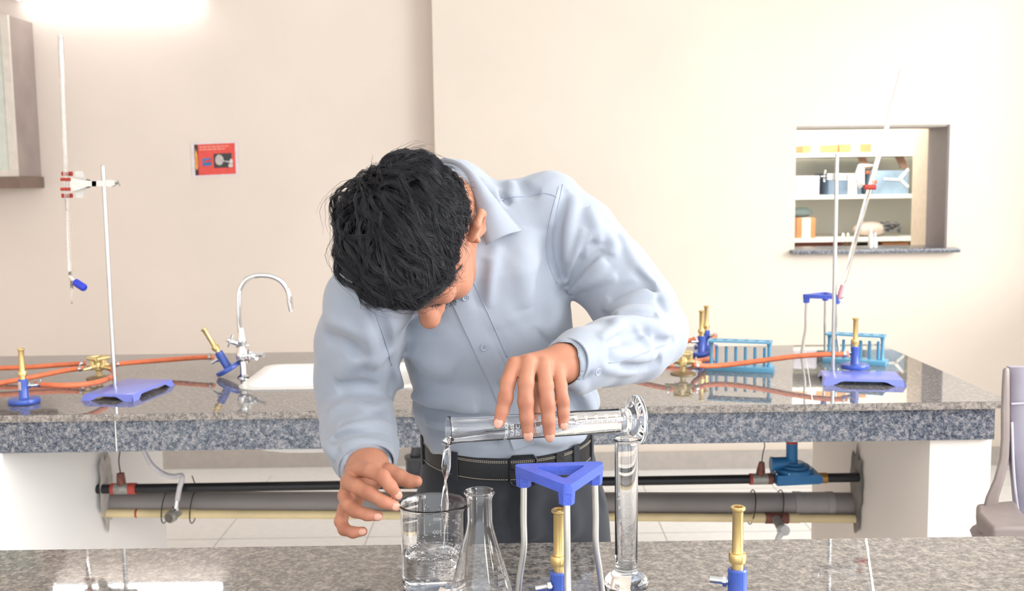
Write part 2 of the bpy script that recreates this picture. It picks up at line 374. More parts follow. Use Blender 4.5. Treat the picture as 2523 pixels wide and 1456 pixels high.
a, b = P(470, 350, YL), P(590, 434, YL); pt = thing('wall_poster', 'small red picture notice taped to the left wall', 'poster', ((a.x+b.x)/2, YL-.004, b.z))
TILT = lambda u, v: (a.x + (b.x-a.x)*u, a.z + (b.z-a.z)*v - .0035 + .007*u)
def pq(name, u0, v0, u1, v1, dy, material, pts=None):
    pp = pts or [(u0, v0), (u1, v0), (u1, v1), (u0, v1)]; q = [TILT(*k) for k in pp]; n = len(q); y = YL-.0025-dy
    mm = MB().add([(x, y, z) for x, z in q] + [(x, y+.0008, z) for x, z in q], [tuple(range(n)), tuple(range(n, 2*n))[::-1]] + [(i, (i+1) % n, n+(i+1) % n, n+i) for i in range(n)])
    return mm.build(name, material, pt, smooth=None, world=True)
def el(cu, cv, ru, rv, n=20): return [(cu + ru*math.cos(2*math.pi*k/n), cv + rv*math.sin(2*math.pi*k/n)) for k in range(n)]
pq('paper', 0, 0, 1, 1, 0, mat('white_paper', '#ded3d3', rough=.5))
pq('red_print', .075, .06, .93, .945, .001, mat('red_print', '#dd5148', rough=.5, var=.08))
pq('flame_strip', .075, .06, .145, .945, .002, mat('flame_strip', '#3a2c38', rough=.5))
pq('flame', 0, 0, 0, 0, .003, mat('flame_print', '#e8a048', rough=.5, var=.3, vscale=60), [(.085, .72), (.08, .5), (.09, .3), (.1, .17), (.125, .3), (.14, .5), (.135, .73), (.11, .8)])
M_pt = mat('pale_red_lettering', '#e8917f', rough=.5, var=.1, vscale=200)
rnd = random.Random(3); 
for row, (v0, ue) in enumerate(((.115, .80), (.19, .72))):
    u = .18
    while u < ue:
        wd = rnd.uniform(.05, .11); pq('blurred_word', u, v0, min(u+wd, ue), v0+.045, .002, M_pt); u += wd+.015
pq('blue_picture', .235, .46, .42, .68, .002, mat('blue_print', '#2f74a8', rough=.5, var=.2))
pq('picture_shape', 0, 0, 0, 0, .003, mat('red_shape', '#c9403f', rough=.5), [(.28, .55), (.31, .51), (.38, .51), (.42, .50), (.42, .57), (.36, .58), (.31, .58), (.30, .61), (.275, .60)])
pq('dark_picture', .475, .345, .855, .755, .002, mat('charcoal_print', '#3a3b3c', rough=.5))
pq('picture_face', 0, 0, 0, 0, .003, mat('grey_print', '#b9b2ae', rough=.5, var=.35, vscale=90), el(.595, .53, .088, .155))
pq('picture_arm', 0, 0, 0, 0, .003, mat('grey_print', ''), [(.68, .55), (.83, .58), (.83, .63), (.68, .58)])
pq('picture_hand', 0, 0, 0, 0, .004, mat('pale_print', '#d5ccc6', rough=.5), el(.845, .59, .035, .08)); pq('picture_hand', 0, 0, 0, 0, .004, MATS['pale_print'], el(.83, .70, .05, .055))

tl, tr = P(45, -12, YL-.06), P(485, -12, YL-.06); tz = (tl.z+tr.z)/2
t = thing('tube_light', 'white fluorescent tube light mounted above the left wall', 'lamp', ((tl.x+tr.x)/2, YL-.03, tz))
MB().box((tl.x-.03, YL-.045, tz-.005), (tr.x+.03, YL-.001, tz+.045)).build('batten', mat('white_metal', '#eeeeee', rough=.4), t, world=True)
for x in (tl.x-.012, tr.x+.012): MB().box((x-.012, YL-.08, tz-.02), (x+.012, YL-.04, tz+.02), bev=.003).build('lamp_holder', MATS['white_metal'], t, world=True)
MB().tube([(tl.x, YL-.06, tz), (tr.x, YL-.06, tz)], .014, 20).build('tube', mat('lit_tube', '#ffffff', emit='#ffffff', estr=9.0), t, world=True)

# ------------------------------------------------------------------ store room shelves and boxes seen through the hatch
YS0, YS1 = 6.12, 6.58; xs0, xs1 = 1.25, 3.1
def shz(py): return P(2105, py, YS0).z
SH = [shz(478), shz(374), shz(584)]; SH = [shz(376), shz(480), shz(586)]
M_shelf = mat('white_shelf_board', '#f0eee6', rough=.5)
for z, nm in zip(SH, ('upper', 'middle', 'lower')):
    tag(MB().box((xs0, YS0, z-.022), (xs1, YS1, z)).build('store_shelf', M_shelf), 'white %s shelf board inside the store room' % nm, 'shelf', 'store room shelves')
bz = shz(611)
tag(MB().box((xs0, YS0+.02, bz-.03), (xs1, YS1, bz)).build('store_counter', mat('pinkish_board', '#d9c6b6', rough=.6)), 'pinkish low counter at the bottom of the store room', 'counter')
M_card = mat('orange_cardboard', '#c48a5c', rough=.7, var=.08, vscale=12); M_tape = mat('pale_tape', '#e8d9c8', rough=.4)
def card_box(label, p0, p1, z, dep, material=M_card, tape=None, group=None, cat='box', name='cardboard_box'):
    a = P(p0[0], p0[1], YS0+.03); b = P(p1[0], p0[1], YS0+.03); h = (p1[1]-p0[1])/FPX*(YS0+.03)*1.0
    t = thing(name, label, cat, ((a.x+b.x)/2, YS0+.03+dep/2, z), group=group)
    MB().box((a.x, YS0+.03, z), (b.x, YS0+.03+dep, z+h), bev=.004).build('carton', material, t, world=True)
    if tape is not None:
        tx = a.x + (b.x-a.x)*tape; MB().box((tx-.025, YS0+.0285, z), (tx+.025, YS0+.03+dep+.001, z+h+.001)).build('tape', M_tape, t, world=True)
    return t
card_box('long orange carton at left end of the top store shelf', (1978, 344), (2017, 364), SH[0], .3, tape=.8, group='orange cartons')
card_box('middle orange carton on the top store shelf', (2019, 344), (2066, 364), SH[0], .3, tape=None, group='orange cartons')
card_box('orange carton at right end of the top store shelf', (2068, 342), (2148, 364), SH[0], .3, tape=.5, group='orange cartons')
card_box('pale lilac plastic bin on the middle store shelf', (1962, 424), (2020, 472), SH[1], .3, material=mat('lilac_plastic', '#b9b6c4', rough=.4), name='storage_bin', cat='bin')
bx = card_box('blue printed open carton on the middle store shelf', (2150, 412), (2240, 470), SH[1], .3, material=mat('blue_print_card', '#8aa0b3', rough=.6, var=.25, vscale=9), name='open_carton')
for a0, a1, k in ((2112, 2136, 0), (2205, 2230, 1)):
    f = MB(); pxprism(f, [(a0, 386), (a1-4, 386), (a1+8, 414), (a0+14, 414)], YS0+.05+.02*k, YS0+.056+.02*k); f.build('flap', mat('brown_card', '#a3806e', rough=.7), bx, world=True)
f = MB()
for pl in ([(2178, 438), (2216, 440), (2216, 445), (2178, 443)], [(2214, 438), (2236, 414), (2240, 418), (2219, 445)], [(2214, 442), (2220, 440), (2240, 458), (2236, 463)]): pxprism(f, pl, YS0+.026, YS0+.0295, YS0+.03)
f.build('printed_mark', M_print, bx, world=True)
card_box('dark blue carton behind the retort clamp on the middle shelf', (2042, 418), (2124, 470), SH[1], .3, material=mat('slate_card', '#66788a', rough=.6, var=.3, vscale=10), tape=.72)
o = card_box('tall orange carton on the lower store shelf', (1964, 526), (2010, 576), SH[2], .25, tape=.5)
tag(MB().ell((0, 0, .03), (.07, .05, .03), 16, 8).build('crumpled_bag', mat('teal_bag', '#9fb9bd', rough=.5, bump=1.0, bscale=60)), 'crumpled pale teal bag on the tall orange carton', 'bag').location = o.location + Vector((.0, 0, .118))
b_ = MB().ell((0, 0, .045), (.10, .07, .045), 20, 10).build('cloth_sack', mat('pinkish_cloth', '#cdbcb0', rough=.8, bump=.8, bscale=40)); p_ = P(2142, 570, YS0+.12)
b_.location = (p_.x, YS0+.12, SH[2]); tag(b_, 'rounded beige cloth sack on the lower store shelf', 'sack')
m = MB(); rnd = random.Random(8); c0 = P(2186, 566, YS0+.1)
for k in range(16):
    q = [c0 + Vector((rnd.uniform(-.06, .07), rnd.uniform(-.03, .03), rnd.uniform(-.02, .05))) for _ in range(4)]; m.tube(spl(q, 6), .005, 6)
c_ = m.build('wire_bundle', mat('grey_wire', '#6f6e70', rough=.5)); tag(c_, 'tangled bundle of dark wires beside the cloth sack', 'wires')
def bottle(name, label, px, z, h, r, material, y, cap='#f0f0ee', group=None):
    c = P(px, 600, y); t = thing(name, label, 'bottle', (c.x, y, z), group=group)
    MB().lathe([(r*.9, 0), (r, .004), (r, h*.6), (r*.4, h*.75), (r*.4, h*.82)], 16).build('body', material, t)
    MB().lathe([(r*.45, h*.82), (r*.45, h*.93), (r*.15, h)], 12).build('cap', mat('cap_'+cap.strip('#'), cap, rough=.4), t)
M_wp = mat('white_plastic', '#eeedea', rough=.35); M_yp = mat('yellow_label_plastic', '#e0c58a', rough=.4)
bottle('dropper_bottle', 'left white dropper bottle below the lower store shelf', 2077, bz, .085, .017, M_wp, YS0+.06, group='small bottles')
bottle('dropper_bottle', 'white dropper bottle with yellow label in the store room', 2089, bz, .085, .015, M_yp, YS0+.06, group='small bottles')
bottle('wash_bottle', 'taller white bottle standing on the hatch sill', 2145, WZ0, .10, .012, M_wp, YR+.06, group='sill bottles')
bottle('wash_bottle', 'shorter white bottle on the hatch sill, right of its pair', 2156, WZ0, .075, .012, M_wp, YR+.07, group='sill bottles')
t = thing('lattice_crate', 'brown plastic lattice crate at the bottom of the store room', 'crate', (P(2030, 600, YS0+.1).x, YS0+.1, bz))
x0, x1 = P(1950, 600, YS0+.04).x, P(2093, 600, YS0+.04).x; M_br = mat('brown_plastic', '#8e5a4d', rough=.5); hz = .042
m = MB()
m.box((x0, YS0+.04, bz), (x1, YS0+.3, bz+.006)); m.box((x0, YS0+.036, bz+hz-.012), (x1, YS0+.046, bz+hz)); m.box((x0, YS0+.036, bz), (x1, YS0+.046, bz+.012)); m.box((x0, YS0+.29, bz), (x1, YS0+.3, bz+hz)); m.box((x0, YS0+.04, bz), (x0+.008, YS0+.3, bz+hz)); m.box((x1-.008, YS0+.04, bz), (x1, YS0+.3, bz+hz))
m.build('body', M_br, t, world=True); m = MB(); k = x0
while k < x1-.07:
    for s_ in (0, 1): m.tube([(k+.07*s_, YS0+.041, bz+.005), (k+.07*(1-s_), YS0+.041, bz+hz-.005)], .003, 5)
    k += .024
m.build('lattice', M_br, t, world=True)
card_box('flat orange carton at lower right of the store room', (2176, 599), (2240, 611), bz, .2)

# ------------------------------------------------------------------ sink, tap
t = thing('sink', 'white ceramic sink sunk into the rear worktop', 'sink', ((SX0+SX1)/2, (SY0+SY1)/2, ZK))
def rrect(x0, y0, x1, y1, r, n=6):
    out = []
    for cx, cy, a0 in ((x1-r, y1-r, 0), (x0+r, y1-r, 90), (x0+r, y0+r, 180), (x1-r, y0+r, 270)):
        for k in range(n+1): a = math.radians(a0 + 90*k/n); out.append((cx + r*math.cos(a), cy + r*math.sin(a)))
    return out
rings = []
for ins, z, r in ((-.016, ZK+.0005, .05), (-.016, ZK+.004, .05), (.0, ZK+.006, .045), (.012, ZK+.003, .04), (.02, ZK-.02, .04), (.035, ZK-.17, .05), (.07, ZK-.185, .04), (.07, ZK-.197, .04), (.025, ZK-.18, .05), (.006, ZK-.02, .045), (.004, ZK-.001, .045)):
    rings.append([(x, y, z) for x, y in rrect(SX0+ins, SY0+ins, SX1-ins, SY1-ins, r)])
n = len(rings[0]); vv = [p for r in rings for p in r]; ff = []
for i in range(len(rings)-1):
    for k in range(n): ff.append((i*n+k, i*n+(k+1) % n, (i+1)*n+(k+1) % n, (i+1)*n+k))
ff.append(tuple(6*n+k for k in range(n)))
MB().add(vv, ff).build('bowl', M_ceramic, t, world=True)
MB().lathe([(.03, 0), (.03, .004), (.012, .002)], 24, ((SX0+SX1)/2, (SY0+SY1)/2, ZK-.1845)).build('drain', M_chrome, t, world=True)

FY = 3.0; fb = PZ(600, 930, ZK); fb = Vector((fb.x, fb.y, ZK)); FY = fb.y
t = thing('swan_neck_tap', 'tall chrome swan-neck laboratory tap beside the sink', 'tap', fb)
F = lambda x, y, dy=0: P(x, y, FY+dy)
k = MB(); k.lathe([(.017, 0), (.017, .004), (.011, .008), (.0085, .012), (.0085, .07)], 24, fb); k.build('base', M_chrome, t, world=True)
k = MB(); c = F(597, 880); top = F(592, 822)
k.lathe([(.009, -.012), (.017, -.006), (.019, .006), (.016, .018), (.011, .026), (.011, .036), (.014, .042), (.015, .052), (.011, .06), (.009, .078), (.007, .085)], 24, c); k.build('valve_body', M_chrome, t, world=True)
gz = [F(592, 822), F(589, 780), F(588, 735), F(591, 712), F(603, 692), F(622, 681), F(645, 678), F(670, 681), F(692, 692), F(707, 712), F(714, 735)]
MB().tube(spl(gz, 6), .0072, 16).build('neck', M_chrome, t, smooth=180, world=True)
MB().tube([F(713, 728), F(715, 746), F(718, 767)], [.009, .009, .0068], 16).build('spout', M_chrome, t, world=True)
def tap_handle(c, d, arms=True):
    c = Vector(c); d = Vector(d).normalized(); q = MB().tube([c, c + d*.03], .007, 12); e = c + d*.032; x, y, _ = frame_of(d)
    for v in (x, y): q.tube([e - v*.019, e + v*.019], [.004, .0035], 8)
    q.ell(e + d*.004, (.006, .006, .006), 10, 6); q.build('cross_handle', M_chrome, t, world=True)
tap_handle(F(590, 848), (-.6, -.5, .35)); tap_handle(F(603, 876), (.5, -.8, .1)); tap_handle(F(600, 862), (-.3, .9, .2))
for p0, p1 in (((602, 884), (632, 882)), ((604, 872), (650, 874))):
    MB().tube([F(*p0), F(*p1, -.03)], [.009, .0065], 14).build('side_outlet', M_chrome, t, world=True)

# ------------------------------------------------------------------ brass gas taps
def gas_tap(name, label, base, rz):
    t = thing(name, label, 'gas tap', base, rz, group='brass gas taps')
    MB().lathe([(.036, 0), (.036, .003), (.03, .005), (.012, .007)], 28).build('flange', mat('dull_brass', '#a08c6c', rough=.5, metal=.6), t)
    MB().lathe([(.009, .006), (.009, .022), (.014, .026), (.015, .046), (.011, .052), (.004, .056)], 8).build('column', M_brassd, t)
    for k in range(4):
        a = math.radians(45 + 90*k); c, s_ = math.cos(a), math.sin(a); D = lambda r, z: (c*r, s_*r, z)
        q = MB().tube([D(.010, .036), D(.026, .036)], .0085, 8); q.tube([D(.024, .036), D(.036, .034), D(.052, .033)], [.006, .0045, .004], 10)
        q.tube([D(.022, .036), D(.022, .056)], .006, 8); nz_ = q.build('outlet', M_brassd, t)
        x = (-s_, c); e = D(.022, .060)
        MB().tube([(e[0]-x[0]*.021, e[1]-x[1]*.021, .060), (e[0], e[1], .060), (e[0]+x[0]*.021, e[1]+x[1]*.021, .060)], [.0045, .006, .0045], 8).build('lever', M_brassd, nz_)
    return t
g1 = PZ(245, 932, ZK); g2 = PZ(1683, 921, ZK)
gas_tap('gas_tap', 'brass four-way gas tap at left beside the retort stand', (g1.x, g1.y, ZK), math.radians(12))
gas_tap('gas_tap', 'brass four-way gas tap at right near the blue test tube rack', (g2.x, g2.y, ZK), math.radians(30))

# ------------------------------------------------------------------ burners on the rear counter
GB = 'bunsen burners'
b1 = PZ(60, 993, ZK); bn = make_burner('blue and brass bunsen burner at the far left worktop edge', GB, True, math.radians(20)); bn.location = (b1.x, b1.y, ZK)
proto = bn
def burner(label, loc, nip, tilt=None):
    o = make_burner(label, GB, False, nip); o.location = loc
    if tilt: o.rotation_euler = tilt
    return o
tb = PZ(537, 929, ZK); burner('bunsen burner tipped over and leaning against the chrome tap', (tb.x+.009, tb.y, ZK+.002), math.radians(180), (math.radians(4), math.radians(-29), 0)).location = (tb.x+.036, tb.y, ZK+.0195)
r1 = PZ(1728, 876, ZK); r1 = Vector((r1.x, r1.y, ZK)); burner('nearer bunsen burner of the pair behind the right gas tap', r1, math.radians(190))
r2 = r1 + Vector((.038, .125, 0)); burner('rear bunsen burner of the pair behind the right gas tap', r2, math.radians(-20))

# ------------------------------------------------------------------ retort stands
def stand_base(lx, ly):
    m = MB(); h = .017; fl = .007
    m.box((-lx/2, -ly/2, h-.007), (lx/2, ly/2, h), bev=.0015)
    def skirt(ax, bx, nrm):
        ax, bx, nrm = Vector(ax), Vector(bx), Vector(nrm); d = (bx-ax).normalized(); L = (bx-ax).length; N = 20; vv = []; ff = []
        for i in range(N+1):
            u = i/N*L; q = min(u, L-u)
            low = 0 if q < .022 else min(.011, (q-.022)*.5)
            e = ax + d*u; k = 1 if 0 < i < N else 1
            ext = d*((-fl) if i == 0 else fl if i == N else 0)*(1)
            top_o = e + Vector((0, 0, h-.001)); bot_o = e + nrm*fl*(1-low/h) + ext*(1-low/h) + Vector((0, 0, low))
            vv += [top_o, bot_o, bot_o - nrm*.005, top_o - nrm*.005 - Vector((0, 0, .006))]
            if i:
                a, b = 4*i-4, 4*i
                for r in range(4): ff.append((a+r, b+r, b+(r+1) % 4, a+(r+1) % 4))
        ff += [(0, 1, 2, 3), (4*N+3, 4*N+2, 4*N+1, 4*N)]; m.add(vv, ff)
    x, y = lx/2, ly/2
    skirt((-x, -y, 0), (x, -y, 0), (0, -1, 0)); skirt((x, -y, 0), (x, y, 0), (1, 0, 0)); skirt((x, y, 0), (-x, y, 0), (0, 1, 0)); skirt((-x, y, 0), (-x, -y, 0), (-1, 0, 0))
    return m
GS = 'retort stands'; M_clamp = mat('pale_grey_clamp', '#d6d2cb', rough=.4, metal=.1); M_grip = mat('red_rubber', '#a8392f', rough=.6); M_screw = mat('grey_screw', '#8d8f8c', rough=.3, metal=.8)
rp = PZ(283, 951, ZK+.017); SLY = rp.y
t = thing('retort_stand', 'retort stand with blue base and clamp at left, holding upright burette', 'retort stand', (rp.x, rp.y, ZK), math.radians(-9), group=GS)
k0 = stand_base(.134, .215); k0.xf(Matrix.Translation((.042, .0, 0))); k0.build('base', M_blue2, t)
zr = P(253, 407, SLY).z - ZK
MB().lathe([(.0055, .012), (.0055, zr-.002), (.004, zr)], 16).build('rod', M_steel, t)
def clamp_left():
    Y = SLY; q = MB()
    pxprism(q, [(179, 437), (203, 443), (222, 446), (243, 446), (243, 459), (222, 459), (198, 468), (179, 470)], Y-.016, Y-.012, Y); fp = q
    t2 = thing('burette_clamp', 'pale burette clamp with red grips on the left retort stand', 'clamp', P(255, 452, Y), group='burette clamps')
    q.build('front_jaw', M_clamp, t2, world=True)
    pxprism(MB(), [], 0, 1, 1) if False else None
    q = MB(); pxprism(q, [(180, 422), (199, 421), (204, 441), (222, 446), (243, 446), (243, 459), (222, 460), (206, 466), (200, 487), (183, 487)], Y+.010, Y+.014, Y); q.build('rear_jaw', M_clamp, t2, world=True)
    q = MB(); pxprism(q, [(232, 445), (262, 445), (262, 459), (232, 459)], Y-.016, Y+.016, Y); pxprism(q, [(262, 444), (277, 443), (284, 447), (284, 456), (277, 460), (262, 459)], Y-.010, Y+.012, Y); q.build('boss', M_clamp, t2, world=True)
    q = MB().tube([P(283, 452, Y), P(292, 451, Y)], .0028, 8); q.tube([P(290, 445, Y), P(296, 458, Y)], .002, 6); q.build('thumb_screw', M_screw, t2, world=True)
    q = MB().tube([P(213, 442, Y-.012), P(222, 444, Y-.012)], .002, 6); q.tube([P(213, 462, Y-.012), P(222, 461, Y-.012)], .002, 6); q.build('spring_wire', M_screw, t2, world=True)
    for y0_, yo in ((442, -.0165), (466, -.0165)):
        q = MB().tube([P(150, y0_, Y+yo+.002), P(175, y0_, Y+yo+.002)], .0045, 10); q.build('rubber_grip', M_grip, t2, world=True)
    for y0_, yo in ((428, .014), (482, .014)):
        q = MB().tube([P(153, y0_, Y+yo), P(178, y0_, Y+yo)], .006, 10); q.build('rubber_grip', M_grip, t2, world=True)
clamp_left()
def burette(name, label, p_top, p_bot, knob, tip, knobm):
    t = thing(name, label, 'burette', p_bot, group='glass burettes'); d = (Vector(p_top)-Vector(p_bot)).normalized(); L = (Vector(p_top)-Vector(p_bot)).length
    MB().lathe([(.0028, -.012), (.0068, 0), (.0068, L-.003), (.0074, L), (.0054, L), (.0054, .004), (.0015, -.010)], 24, p_bot, d).build('tube', M_glass, t, smooth=60, world=True)
    m = MB(); x, y, _ = frame_of(d); c0 = Vector(p_bot); vdir = (CAMLOC - c0).normalized(); u = (vdir - d*vdir.dot(d)).normalized(); w = d.cross(u)
    for k in range(60):
        s_ = .03 + k*(L-.10)/60; half = .0042 if k % 5 else .006; q = []
        for sg in range(4):
            a = -.1 + half/.007*(sg/3)*1.3; q += [c0 + d*s_ + (u*math.cos(a)+w*math.sin(a))*.0070, c0 + d*(s_+.0009) + (u*math.cos(a)+w*math.sin(a))*.0070]
        m.add(q, [(2*i, 2*i+2, 2*i+3, 2*i+1) for i in range(3)])
    tag(m.build('graduation', mat('grey_print_marks', '#a9a29c', rough=.5), t, smooth=None, world=True), kind='stuff')
    return t
Y = SLY-.001
bt, bb = P(149, 88, Y), P(172, 668, Y); ub = burette('burette', 'upright glass burette with blue stopcock at left', bt, bb, None, None, None)
MB().tube([P(172, 668, Y), P(174, 683, Y), P(176, 690, Y)], [.003, .004, .005], 12).build('stopcock_barrel', M_glass, ub, smooth=180, world=True)
MB().tube([P(172, 681, Y), P(186, 695, Y-.01)], .0042, 12).build('stopcock_key', mat('milky_plastic', '#dcd6cc', rough=.4), ub, world=True)
MB().tube([P(185, 693, Y-.01), P(190, 698, Y-.012), P(207, 709, Y-.02), P(210, 711, Y-.021)], [.009, .0105, .0105, .008], 14).build('stopcock_knob', mat('blue_plastic', '#2f3fbf', rough=.35), ub, world=True)
MB().tube([P(177, 692, Y), P(177, 720, Y), P(176, 735, Y), P(177, 749, Y)], [.0035, .004, .002, .0012], 12).build('jet_tip', M_glass, ub, smooth=180, world=True)

rp = PZ(2052, 914, ZK+.017); SRY = rp.y
t = thing('retort_stand', 'retort stand with violet base and clamp at right, holding slanted burette', 'retort stand', (rp.x, rp.y, ZK), math.radians(-11), group=GS)
k0 = stand_base(.2, .128); k0.xf(Matrix.Translation((.068, -.052, 0))); k0.build('base', M_blue2, t)
zr = P(2068, 378, SRY).z - ZK
MB().lathe([(.0055, .012), (.0055, zr-.002), (.004, zr)], 16).build('rod', M_steel, t)
Y = SRY
t2 = thing('burette_clamp', 'pale burette clamp with red grip on the right retort stand', 'clamp', P(2066, 437, Y), group='burette clamps')
q = MB(); pxprism(q, [(2036, 427), (2062, 427), (2062, 443), (2036, 443)], Y-.008, Y+.008); pxprism(q, [(2054, 426), (2090, 427), (2090, 444), (2054, 444)], Y-.015, Y+.015); q.build('boss', M_clamp, t2, world=True)
q = MB().tube([P(2022, 435, Y), P(2037, 435, Y)], .003, 8); q.tube([P(2033, 419, Y), P(2030, 448, Y)], .0026, 6); q.build('thumb_screw', M_steel, t2, world=True)
q = MB(); pxprism(q, [(2088, 428), (2106, 428), (2114, 405), (2120, 403), (2152, 404), (2152, 410), (2128, 412), (2126, 460), (2116, 466), (2108, 444), (2088, 444)], Y+.012, Y+.016); q.build('rear_jaw', M_clamp, t2, world=True)
q = MB(); pxprism(q, [(2088, 430), (2110, 430), (2126, 414), (2130, 414), (2130, 455), (2126, 455), (2110, 443), (2088, 443)], Y-.018, Y-.014); q.build('front_jaw', M_clamp, t2, world=True)
MB().tube([P(2129, 461, Y-.012), P(2157, 461, Y-.012)], .0075, 10).build('rubber_grip', M_grip, t2, world=True)
for a_, b_2 in ((2140, 425), (2157, 448)): MB().tube([P(a_-7, b_2, Y+.013), P(a_+3, b_2, Y+.013)], .005, 10).build('rubber_grip', mat('orange_grip', '#cf7a55', rough=.6), t2, world=True)
bt, bb = P(2224, 170, Y+.004), P(2080, 690, Y-.004); ub = burette('burette', 'slanted glass burette in the clamp at right', bt, bb, None, None, None)
MB().tube([P(2076, 702, Y-.004), P(2070, 722, Y-.004), P(2068, 735, Y-.004)], [.005, .006, .005], 12).build('rubber_joint', mat('pink_rubber', '#d4909a', rough=.5), ub, world=True)
q = MB().tube(spl([P(2066, 738, Y-.004), P(2072, 742, Y-.004), P(2078, 750, Y-.01), P(2076, 757, Y-.012)], 4), .0018, 6); q.tube([P(2068, 738, Y-.004), P(2078, 732, Y-.01)], .0018, 6); q.build('pinch_clip', M_steel, ub, world=True)
# burner standing on the right stand's base
rb = PZ(2106, 908, ZK+.0175); burner('bunsen burner standing on the violet retort stand base', (rb.x, rb.y, ZK+.0176), math.radians(172)); RB = rb

# ------------------------------------------------------------------ gas hoses
hz = ZK+.035
def HP(x, y, z): return PZ(x, y, z)
hose('gas_hose', 'orange hose running from the left gas tap out of frame, upper one', [HP(212, 895, hz), HP(150, 899, hz), HP(60, 905, hz-.005), HP(-60, 909, hz-.01), HP(-200, 915, ZK+.008)], clips=((0,),))
hose('gas_hose', 'orange hose from the left gas tap sloping down out of frame', [HP(207, 907, hz), HP(160, 913, hz-.005), HP(90, 927, hz-.012), HP(0, 944, ZK+.016), HP(-110, 962, ZK+.008)], clips=((0,),))
hose('gas_hose', 'orange hose looping from left gas tap to the leftmost burner', [HP(262, 905, hz-.004), HP(277, 912, hz-.008), HP(281, 922, hz-.01), HP(262, 935, hz), HP(215, 946, hz+.006), HP(150, 950, hz+.009), HP(88, 946, hz+.010)], clips=((1,),))
hose('gas_hose', 'orange hose stretched from left gas tap to the tipped burner', [HP(276, 898, hz), HP(330, 893, hz-.004), HP(420, 886, hz), HP(485, 881, hz+.006), HP(526, 880, hz+.008)], clips=((0, 1),))
hose('gas_hose', 'orange hose stretched from right gas tap to burner on stand base', [HP(1708, 899, hz), HP(1745, 902, hz-.008), HP(1800, 898, hz-.006), HP(1880, 888, hz+.006), HP(1960, 878, hz+.02), HP(2040, 873, hz+.028), HP(2090, 873, hz+.028)], clips=((0, 1),))
hose('gas_hose', 'orange hose from the right gas tap passing behind the elbow', [HP(1658, 899, hz), HP(1600, 905, hz-.01), HP(1520, 910, ZK+.012), HP(1440, 905, ZK+.008), HP(1400, 880, ZK+.008)], clips=((0,),))
hose('gas_hose', 'orange hose from nearer paired burner passing behind the elbow', [HP(1716, 835, ZK+.046), HP(1690, 842, ZK+.044), HP(1650, 860, ZK+.03), HP(1590, 885, ZK+.01), HP(1520, 880, ZK+.008)], clips=((0,),))
hose('gas_hose', 'orange hose looping from rear paired burner to the right gas tap', [Vector((r2.x+.028, r2.y-.010, ZK+.047)), HP(1752, 843, ZK+.035), HP(1756, 862, ZK+.02), HP(1754, 880, ZK+.012), HP(1738, 886, ZK+.018), HP(1708, 891, hz-.004)], clips=((0, 1),))

# ------------------------------------------------------------------ test tube racks
def holed_plate(lx, ly, z0, z1, n, r, seg=16):
    m = MB(); cw = lx/n
    for k in range(n):
        cx = -lx/2 + cw*(k+.5); ci = []; sq = []
        for j in range(seg):
            a = 2*math.pi*j/seg; c, s_ = math.cos(a), math.sin(a); ci.append((cx + r*c, r*s_)); q = 1/max(abs(c), abs(s_)); sq.append((cx + cw/2*c*q, ly/2*s_*q))
        vv = [(x, y, z1) for x, y in ci] + [(x, y, z1) for x, y in sq] + [(x, y, z0) for x, y in ci] + [(x, y, z0) for x, y in sq]; ff = []
        for j in range(seg):
            l = (j+1) % seg; ff += [(j, seg+j, seg+l, l), (2*seg+j, 2*seg+l, 3*seg+l, 3*seg+j), (j, l, 2*seg+l, 2*seg+j)]
            if abs(sq[j][0]-sq[l][0]) > 1e-9 or k in (0, n-1): ff.append((seg+j, 3*seg+j, 3*seg+l, seg+l))
        m.add(vv, ff)
    return m
def rack(label, fl, fr, hgt, yflip=1):
    fl, fr = Vector(fl), Vector(fr); d = (fr-fl); L = d.length; rz = math.atan2(d.y, d.x); nrm = Vector((-d.y, d.x, 0)).normalized(); dep = .058
    t = thing('test_tube_rack', label, 'test tube rack', (fl+fr)/2 + nrm*dep/2, rz, group='blue test tube racks'); t.location.z = ZK
    MB().box((-L/2, -dep/2, 0), (L/2, dep/2, .014), bev=.0012).build('base', M_lblue, t)
    tp = holed_plate(L-.012, dep-.006, hgt-.005, hgt, 6, .0095); tp.build('top_plate', M_lblue, t, smooth=30)
    for s_ in (-1, 1):
        x = s_*(L/2-.014); MB().lathe([(.008, .013), (.0052, .022), (.0048, hgt-.018), (.008, hgt-.005)], 12, (x, 0, 0)).build('end_post', M_lblue, t)
    for k in range(6):
        x = -L/2+.028 + k*(L-.056)/5; MB().lathe([(.0048, .013), (.0045, hgt*.74), (.002, hgt*.76)], 10, (x, .016, 0)).build('drying_peg', M_lblue, t)
rack('blue test tube rack on the worktop behind the orange hose', PZ(1737, 913, ZK), PZ(1905, 920, ZK), .088)
rack('blue test tube rack behind the burner on the stand base', PZ(2026, 893, ZK), PZ(2182, 903, ZK), .088)

